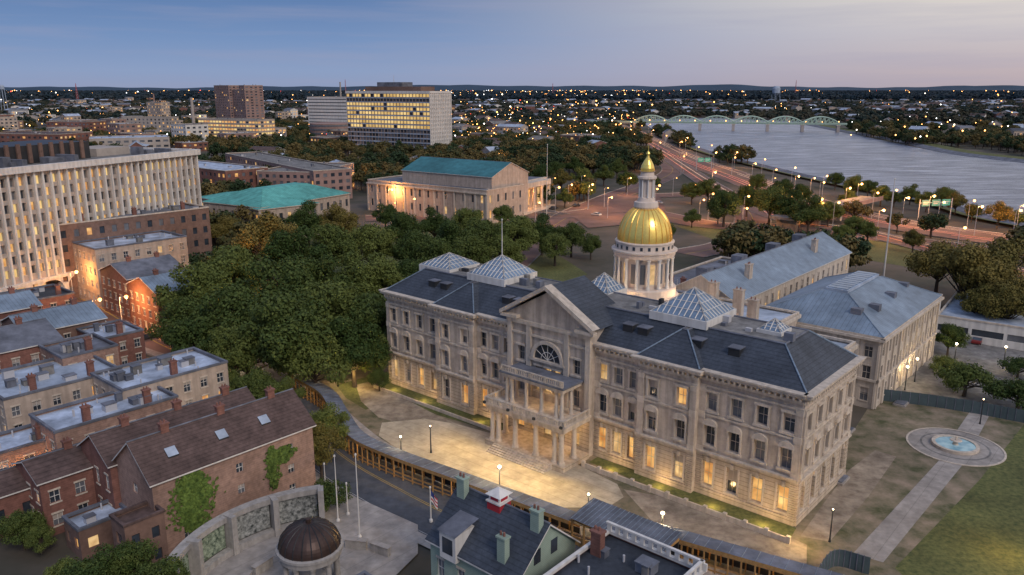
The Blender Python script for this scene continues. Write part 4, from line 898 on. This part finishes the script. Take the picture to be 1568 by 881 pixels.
# ---------------- trees
def crown_mesh(name,R,Ht,n,leaf,nl,seed,mleaf,trunk=True,flat=1.0,lr=(.17,.34)):
    r=np.random.default_rng(seed); rd=random.Random(seed); mb=MB()
    lobes=[]; ex=r.uniform(.8,1.2)
    for i in range(nl):
        a=r.uniform(0,2*math.pi); rad=R*math.sqrt(r.uniform(0,1))*.84; zz=Ht*(.36+.50*r.uniform(.1,1)*(1-.7*(rad/R)**2))
        lobes.append((rad*math.cos(a)*ex,rad*math.sin(a)/ex,zz,R*r.uniform(*lr)))
    lobes.append((0,0,Ht*.70,R*.40))
    if trunk:
        mb.tube((0,0,-.2),(0.1,0,Ht*.22),R*.075,R*.055,8,'bark'); mb.tube((0.1,0,Ht*.22),(0,.2,Ht*.5),R*.055,R*.035,7,'bark')
        for lx,ly,lz,_ in lobes: mb.tube((0.05,0.05,Ht*rd.uniform(.2,.4)),(lx,ly,lz),R*.025,R*.008,5,'bark')
    w=np.array([l[3]**2 for l in lobes]); w/=w.sum(); idx=r.choice(len(lobes),n,p=w); Lb=np.array(lobes)
    d=r.normal(size=(n,3)); d/=np.linalg.norm(d,axis=1)[:,None]
    rr_=Lb[idx,3]*(1.08-.5*r.random(n)**1.3)*(1+.22*np.sin(d[:,0]*7+idx)*np.cos(d[:,1]*6)); p=Lb[idx,:3]+d*rr_[:,None]*np.array([1,1,.8*flat])
    keep=p[:,2]>Ht*.17; p=p[keep]; d=d[keep]; n=len(p)
    nn=d+r.normal(size=(n,3))*.6+np.array([0,0,.3]); nn/=np.linalg.norm(nn,axis=1)[:,None]
    t=np.cross(nn,r.normal(size=(n,3))); t/=np.linalg.norm(t,axis=1)[:,None]; b=np.cross(nn,t); s=(leaf*r.uniform(.5,1.4,n))[:,None]
    q=np.stack([p-t*s,p-b*s*.6,p+t*s,p+b*s*.6],1).reshape(-1,3)
    k0=len(mb.v); mb.v.extend(map(tuple,q)); mi=mb.mi(mleaf)
    mb.f.extend([(k0+4*i,k0+4*i+1,k0+4*i+2,k0+4*i+3) for i in range(n)]); mb.m.extend([mi]*n)
    me=bpy.data.meshes.new(name); me.from_pydata(mb.v,[],mb.f)
    for m in mb.mats: me.materials.append(m)
    me.polygons.foreach_set('material_index',mb.m); me.update(); return me
TM=[crown_mesh('oak_crown_%d'%i,6.5,15,15000,.23,38,40+i,'leaf') for i in range(4)]
TY=[crown_mesh('autumn_crown_%d'%i,6.5,15,13000,.23,34,60+i,'leafy') for i in range(2)]
TB_=[crown_mesh('bush_crown',4,5.0,7000,.15,24,80,'leaf')]
def tree(px,py,h,s=1,kind='leaf',zc=.62,name='oak_tree',wd=1.0):
    x,y=G(px,py,h*zc); me=random.choice(TM if kind=='leaf' else TY if kind=='y' else TB_)
    o=bpy.data.objects.new(name,me); COL.objects.link(o); k=h/(15.0 if kind!='b' else 5.0)*random.uniform(.92,1.1); o.location=(x,y,0); o.scale=(k*wd,k*wd*random.uniform(.9,1.1),k); o.rotation_euler=(0,0,random.uniform(0,6.28)); return o
for px,py,h,kd in ((410,365,20,'y'),(470,335,17,'leaf'),(450,385,19,'leaf'),(350,415,20,'leaf'),(300,440,19,'leaf'),(285,480,15,'leaf'),(355,480,19,'leaf'),(425,440,21,'leaf'),(490,420,19,'leaf'),(440,505,19,'leaf'),
    (375,530,14,'leaf'),(510,480,19,'leaf'),(555,480,18,'leaf'),(580,420,17,'leaf'),(565,365,19,'leaf'),(520,335,17,'y'),(575,530,11,'leaf'),(350,345,14,'y'),(640,375,17,'leaf'),(690,360,18,'leaf'),(740,360,18,'leaf'),(790,355,17,'leaf'),(615,350,15,'leaf'),(665,340,14,'leaf'),(875,360,12,'leaf'),(905,372,9,'leaf'),(545,425,16,'leaf'),
    (390,588,10,'leaf'),(300,520,13,'leaf'),(335,580,8,'leaf'),(625,420,14,'leaf'),(580,575,5,'leaf'),(490,680,9,'y'),(430,600,9,'leaf'),(715,335,13,'leaf'),(770,325,11,'leaf'),(540,525,14,'leaf'),(480,540,14,'leaf'),(500,378,17,'leaf'),
    (830,352,14,'leaf'),(850,372,12,'leaf'),(720,385,15,'leaf'),(765,380,14,'leaf'),(670,395,15,'leaf'),(590,325,12,'leaf')):
    tree(px,py,h,kind=kd)
for px,py,h,kd in ((1480,410,20,'y'),(1440,395,17,'y'),(1530,395,20,'y'),(1560,440,17,'y'),(1500,455,13,'y'),(1455,510,8,'leaf'),(1560,330,9,'leaf'),(1545,455,15,'y'),(1110,308,17,'leaf'),(1180,305,17,'leaf'),(1240,318,17,'leaf'),(1200,285,14,'leaf'),(1270,318,13,'leaf'),(1280,272,11,'leaf'),(1330,282,11,'leaf'),(1395,292,11,'leaf'),(1445,298,11,'leaf'),(1300,300,10,'leaf'),
    (1060,290,12,'leaf'),(890,270,13,'leaf'),(925,262,14,'leaf'),(960,272,13,'leaf'),(860,272,13,'y'),(1490,318,10,'y'),(1370,300,9,'leaf'),(80,470,8,'leaf'),(120,478,8,'leaf'),(1310,345,10,'leaf'),(1060,330,8,'leaf'),
    (1350,292,12,'leaf'),(1310,282,12,'leaf'),(1420,302,11,'leaf'),(1465,306,11,'y'),(1530,325,11,'y'),(1145,300,15,'leaf'),(1210,312,16,'leaf'),(1085,285,14,'leaf'),(1160,275,13,'leaf'),(1225,292,13,'leaf'),(880,250,14,'leaf'),(910,246,14,'y'),(945,252,14,'leaf'),(850,255,14,'leaf'),(830,262,13,'leaf'),(900,286,12,'leaf'),(1000,275,10,'leaf'),(865,300,9,'leaf'),(1330,350,9,'leaf'),(1400,362,9,'y'),(1290,352,9,'leaf'),(1100,325,8,'leaf'),(1020,352,8,'leaf')):
    tree(px,py,h,kind=kd)
for px,py,h in ((1480,575,6.5),(1562,598,6),(1448,555,4),(498,752,4.5),(1560,560,4)): tree(px,py,h,kind='b',name='garden_bush')
for px,py,h in ((210,860,8),(250,885,8),(150,880,8),(30,800,6),(60,820,4),(500,650,8),(100,885,6),(430,600,5)): tree(px,py,h,name='ash_tree')
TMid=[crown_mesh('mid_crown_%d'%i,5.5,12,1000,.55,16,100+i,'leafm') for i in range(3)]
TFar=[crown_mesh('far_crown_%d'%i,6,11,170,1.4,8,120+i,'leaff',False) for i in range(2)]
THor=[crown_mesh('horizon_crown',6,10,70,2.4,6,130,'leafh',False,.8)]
def scatter(name,me,pts,smin,smax):
    n=len(pts); s=rng.uniform(smin,smax,n)/2; a=rng.uniform(0,6.28,n)
    V=np.zeros((n,4,3))
    for k in range(4):
        t=a+math.pi/4+k*math.pi/2; V[:,k,0]=pts[:,0]+s*1.41421*np.cos(t); V[:,k,1]=pts[:,1]+s*1.41421*np.sin(t); V[:,k,2]=0
    m=bpy.data.meshes.new(name); m.from_pydata(V.reshape(-1,3).tolist(),[],[(4*i,4*i+1,4*i+2,4*i+3) for i in range(n)])
    e=bpy.data.objects.new(name,m); COL.objects.link(e); e.instance_type='FACES'; e.use_instance_faces_scale=True; e.instance_faces_scale=1; e.show_instancer_for_render=False; e.show_instancer_for_viewport=False
    c=bpy.data.objects.new('crown',me); COL.objects.link(c); c.parent=e
def wedge(r0,r1,n,thr,k=.72):
    y=np.sqrt(rng.uniform(r0*r0,r1*r1,n)); x=rng.uniform(-k,k,n)*y; P=np.stack([x,y],1)
    f=np.sin(x*.011+1.3)*np.cos(y*.009+.4)+.6*np.sin(x*.027+y*.019)+.4*np.sin(y*.041-x*.03)+.5*np.sin(x*.006-y*.004); ok=f>thr
    for e in EXC: ok&=~inpoly(P,e)
    return P[ok]
EXC.append([G(*q) for q in ((1030,345),(1300,362),(1568,402),(1568,500),(1250,400),(1000,385))])
EXC.append([S0.p(u,v,0)[:2] for u,v in ((-60,-80),(130,-80),(110,130),(0,130),(-60,60))])
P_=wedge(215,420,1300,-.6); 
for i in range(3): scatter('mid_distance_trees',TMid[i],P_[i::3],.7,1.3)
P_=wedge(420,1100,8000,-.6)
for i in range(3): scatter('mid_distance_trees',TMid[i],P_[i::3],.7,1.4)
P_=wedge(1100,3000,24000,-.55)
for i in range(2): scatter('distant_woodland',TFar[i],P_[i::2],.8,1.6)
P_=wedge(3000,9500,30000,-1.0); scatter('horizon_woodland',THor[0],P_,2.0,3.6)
hm=MB(); n=160; X=np.linspace(-13000,13000,n)
M['hill']=mat('hill_forest_haze_blue',(.034,.062,.10),var=.12,scale=.002)  # blue of the distant haze is painted into the forest colour
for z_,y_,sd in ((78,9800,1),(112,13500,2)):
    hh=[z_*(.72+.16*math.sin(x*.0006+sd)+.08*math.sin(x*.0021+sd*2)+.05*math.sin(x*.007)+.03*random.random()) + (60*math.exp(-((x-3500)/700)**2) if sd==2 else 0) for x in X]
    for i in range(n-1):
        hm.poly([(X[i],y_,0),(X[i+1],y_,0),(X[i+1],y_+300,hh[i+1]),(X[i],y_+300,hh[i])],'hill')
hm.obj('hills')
dh=MB(); cnt=0
while cnt<1200:
    y=math.sqrt(random.uniform(450**2,3600**2)); x=random.uniform(-.7,.72)*y
    cnt+=1
    if any(inpoly(np.array([[x,y]]),e)[0] for e in EXC): continue
    a=random.uniform(0,3.14); f=Fr(x,y,math.cos(a),math.sin(a)); b_=1 if y<1500 else 1.6; w_,d_,h_=random.uniform(9,24)*b_,random.uniform(8,14)*b_,random.uniform(7,12)*(1 if y<1500 else 1.25)
    wm_=random.choice(['white','cream','brickred','beige','brickbrown']); dh.box(f,0,w_,0,d_,0,h_,wm_)
    for k in range(int(w_/3)): dh.box(f,1+k*3,2.2+k*3,-.06,-.01,h_*.55,h_*.8,'lit' if random.random()<.35 else 'glass')
    roof_gable(dh,f,w_,d_,h_,random.uniform(1.5,3.5),random.choice(['greyroof','brownroof','silver','slate','bluewhite']),wm_,.5)
dh.obj('distant_houses')
dl=MB()
def octa(mb,x,y,z,r,m):
    P=[(x+r,y,z),(x,y+r,z),(x-r,y,z),(x,y-r,z),(x,y,z+r),(x,y,z-r)]
    for a,b,c in ((0,1,4),(1,2,4),(2,3,4),(3,0,4),(1,0,5),(2,1,5),(3,2,5),(0,3,5)): mb.poly([P[a],P[b],P[c]],m)
for i in range(900):
    py=137+ (random.random()**1.6)*95+3; px=random.uniform(-20,1590) if random.random()<.7 else random.uniform(680,1000)
    if px>975 and py>176: continue
    x,y=G(px,py); y2=min(y,9000); x*=y2/y
    z=random.uniform(11,16) if y2<3000 else 28
    dl.tube((x,y2,0),(x,y2,z),.12,.08,4,'dark') if y2<1500 else None
    octa(dl,x,y2,z,max(.3,y2/1219*random.choice([.35,.45,.55,.7,1.1])),random.choices(['orange','whitel','redl'],[.74,.21,.05])[0])
for k in range(14):
    p=fb.p(LB*k/13,-4,13); octa(dl,*p,.8,'orange')
for k in range(46): x,y=G(random.uniform(1290,1568),random.uniform(185,228)); octa(dl,x,y,random.uniform(8,15),random.uniform(.5,1.0),random.choice(['orange','whitel','orange']))
dl.obj('distant_street_lamps')
def lamp(px,py,h=9,p=0,name='street_lamp',m='orange',col=(1,.42,.11),r=.35,arm=1.6,xy=None):
    x,y=xy if xy is not None else G(px,py); e=empty(name,x,y); mb=MB(); mb.lathe(x,y,[(.18,0),(.1,.6),(.07,h)],8,'pole' if arm else 'dark'); 
    if arm:
        mb.tube((x,y,h),(x+arm,y,h+.3),.06,.05,5,'pole'); mb.lathe(x+arm,y,[(.01,h+.45),(r*.8,h+.35),(r*.8,h+.25)],8,'dark'); xx=x+arm
    else: xx=x; mb.lathe(x,y,[(.2,h),(.25,h+.1),(.12,h+.12)],8,'dark')
    mb.obj('pole',e); l=MB(); zc=h+.15 if arm else h+.15+r
    l.lathe(xx,y,[(.01,zc-r*.9),(r*.7,zc-r*.6),(r,zc),(r*.7,zc+r*.6),(.01,zc+r*.9)],10,m); l.obj('lamp_head',e,True)
    if p: light('lamp_light',xx,y,(h-.6 if arm else h-.35) ,p,col,.3,e)
for px,py,p in ((930,335,3500),(960,300,3500),(1000,320,3000),(1070,340,3500),(1135,355,3500),(1195,345,3000),(1058,312,2500),(985,262,3000),(1180,300,0),(1240,300,3500),(870,312,2500),(820,345,2000),(900,322,0),(760,318,1500),(630,338,800),(600,345,0),(350,520,3500),(190,515,2500),(115,470,2500),(30,440,2500),(80,440,1800),(548,290,1200),(700,320,0),(500,240,3000),(880,240,3500),(800,235,3500),(730,215,3500),(430,215,3500),(350,455,2500),(150,520,2000),(255,500,2500),(850,225,3500),(760,255,3000),(845,300,0),(925,318,0),(1030,300,0),(890,296,0)):
    lamp(px,py,p=p*1.3,r=.42 if p else .3)
for nm,d,step in (('highway',0,3),('highway',14.5,4),('ramp_road',-7.5,5),('avenue',9,6)):
    ln=offset(HW[nm],d)
    for i in range(2,len(ln)-6,step): lamp(0,0,h=11,p=(6500 if (i//step)%2==0 else 0),r=.5,xy=tuple(ln[i]))
for px,py,p in ((518,592,900),(765,762,1000),(1012,838,700),(1385,598,450),(1400,585,450),(1460,560,450),(1535,565,400),(365,570,900),(660,694,0),(1240,745,0),(615,712,250),(900,806,250),(1270,830,0),(1500,650,0),(430,560,300)):
    lamp(px,py,h=4.2,p=p,name='globe_lamp_post',m='bulb',col=(1,.74,.38),r=.24 if p>300 else .16 if p else .1,arm=0)
lamp(132,770,h=8,p=900,name='security_lamp',m='bulb',col=(1,.75,.35),r=.25,arm=0); lamp(50,760,h=4,p=500,m='bulb',r=.2,arm=0); lamp(95,775,h=4,p=350,m='orange',r=.2,arm=0)
# floodlights on the portico deck washing the plaza, small lanterns on the facade
fl=MB()
for u,tu,p in ((-.3,-10,3600),(4.5,0,4200),(9.5,12,4200),(14.5,20,3200)):
    x,y,_=fp.p(u,-8.3,0); fl.box(fp,u-.2,u+.2,-8.5,-8.2,7.0,7.35,'dark'); light('plaza_floodlight',x-.3,y-.35,7.2,p,(1,.66,.22),.3,None,fp.p(tu,-19,0),125)
fl.obj('floodlight_housings',sh)
for u in (4,12,26,52,60,68,75):
    x,y,_=S0.p(u,-2.6,0); light('facade_uplight',x,y,1.0,190,(1,.64,.26),.3)
for u,z in ((2.6,5),(7.2,5),(11.6,5),(7.2,10)): x,y=fp.p(u,-3.4,0)[:2]; light('portico_lantern',x,y,z,170,(1,.62,.25),.2)
for a in range(4):
    t=a*math.pi/2-2.2; light('dome_floodlight',dx+9*math.cos(t),dy+9*math.sin(t),19.5,900,(1,.66,.36),.4)
light('garden_light',*G(1540,850),4,900,(1,.62,.18),.4); light('garden_light',*G(1225,835),3,700,(1,.62,.18),.3); light('garden_light',*G(545,598),3,500,(1,.66,.2),.3)
def car(px,py,ang,m):
    x,y=G(px,py); f=Fr(x,y,math.cos(ang),math.sin(ang)); mb=MB()
    pr=[(0,.35),(0,.75),(.9,.9),(1.5,1.4),(3.1,1.42),(3.8,.95),(4.4,.85),(4.4,.35)]
    for s in (0,1.75): mb.poly([f.p(u,s,z) for u,z in pr],m)
    for i in range(len(pr)-1): mb.poly([f.p(pr[i][0],0,pr[i][1]),f.p(pr[i+1][0],0,pr[i+1][1]),f.p(pr[i+1][0],1.75,pr[i+1][1]),f.p(pr[i][0],1.75,pr[i][1])],'glass' if i in (2,4) else m)
    for s in (-.01,1.76): mb.poly([f.p(1.2,s,.95),f.p(3.5,s,.95),f.p(3.0,s,1.35),f.p(1.6,s,1.35)],'glass')
    for u in (.8,3.5):
        for s in (-.05,1.6): mb.tube(f.p(u,s,.33),f.p(u,s+.2,.33),.33,.33,12,'dark')
    mb.obj('parked_car')
for px,py in ((350,600),(880,318),(905,330),(845,322),(640,315),(590,318),(140,495),(170,505),(1500,530),(1530,520),(210,525),(1000,312)): car(px,py,random.choice([-.7,.86]),random.choice(['carp','carr','white','dark']))
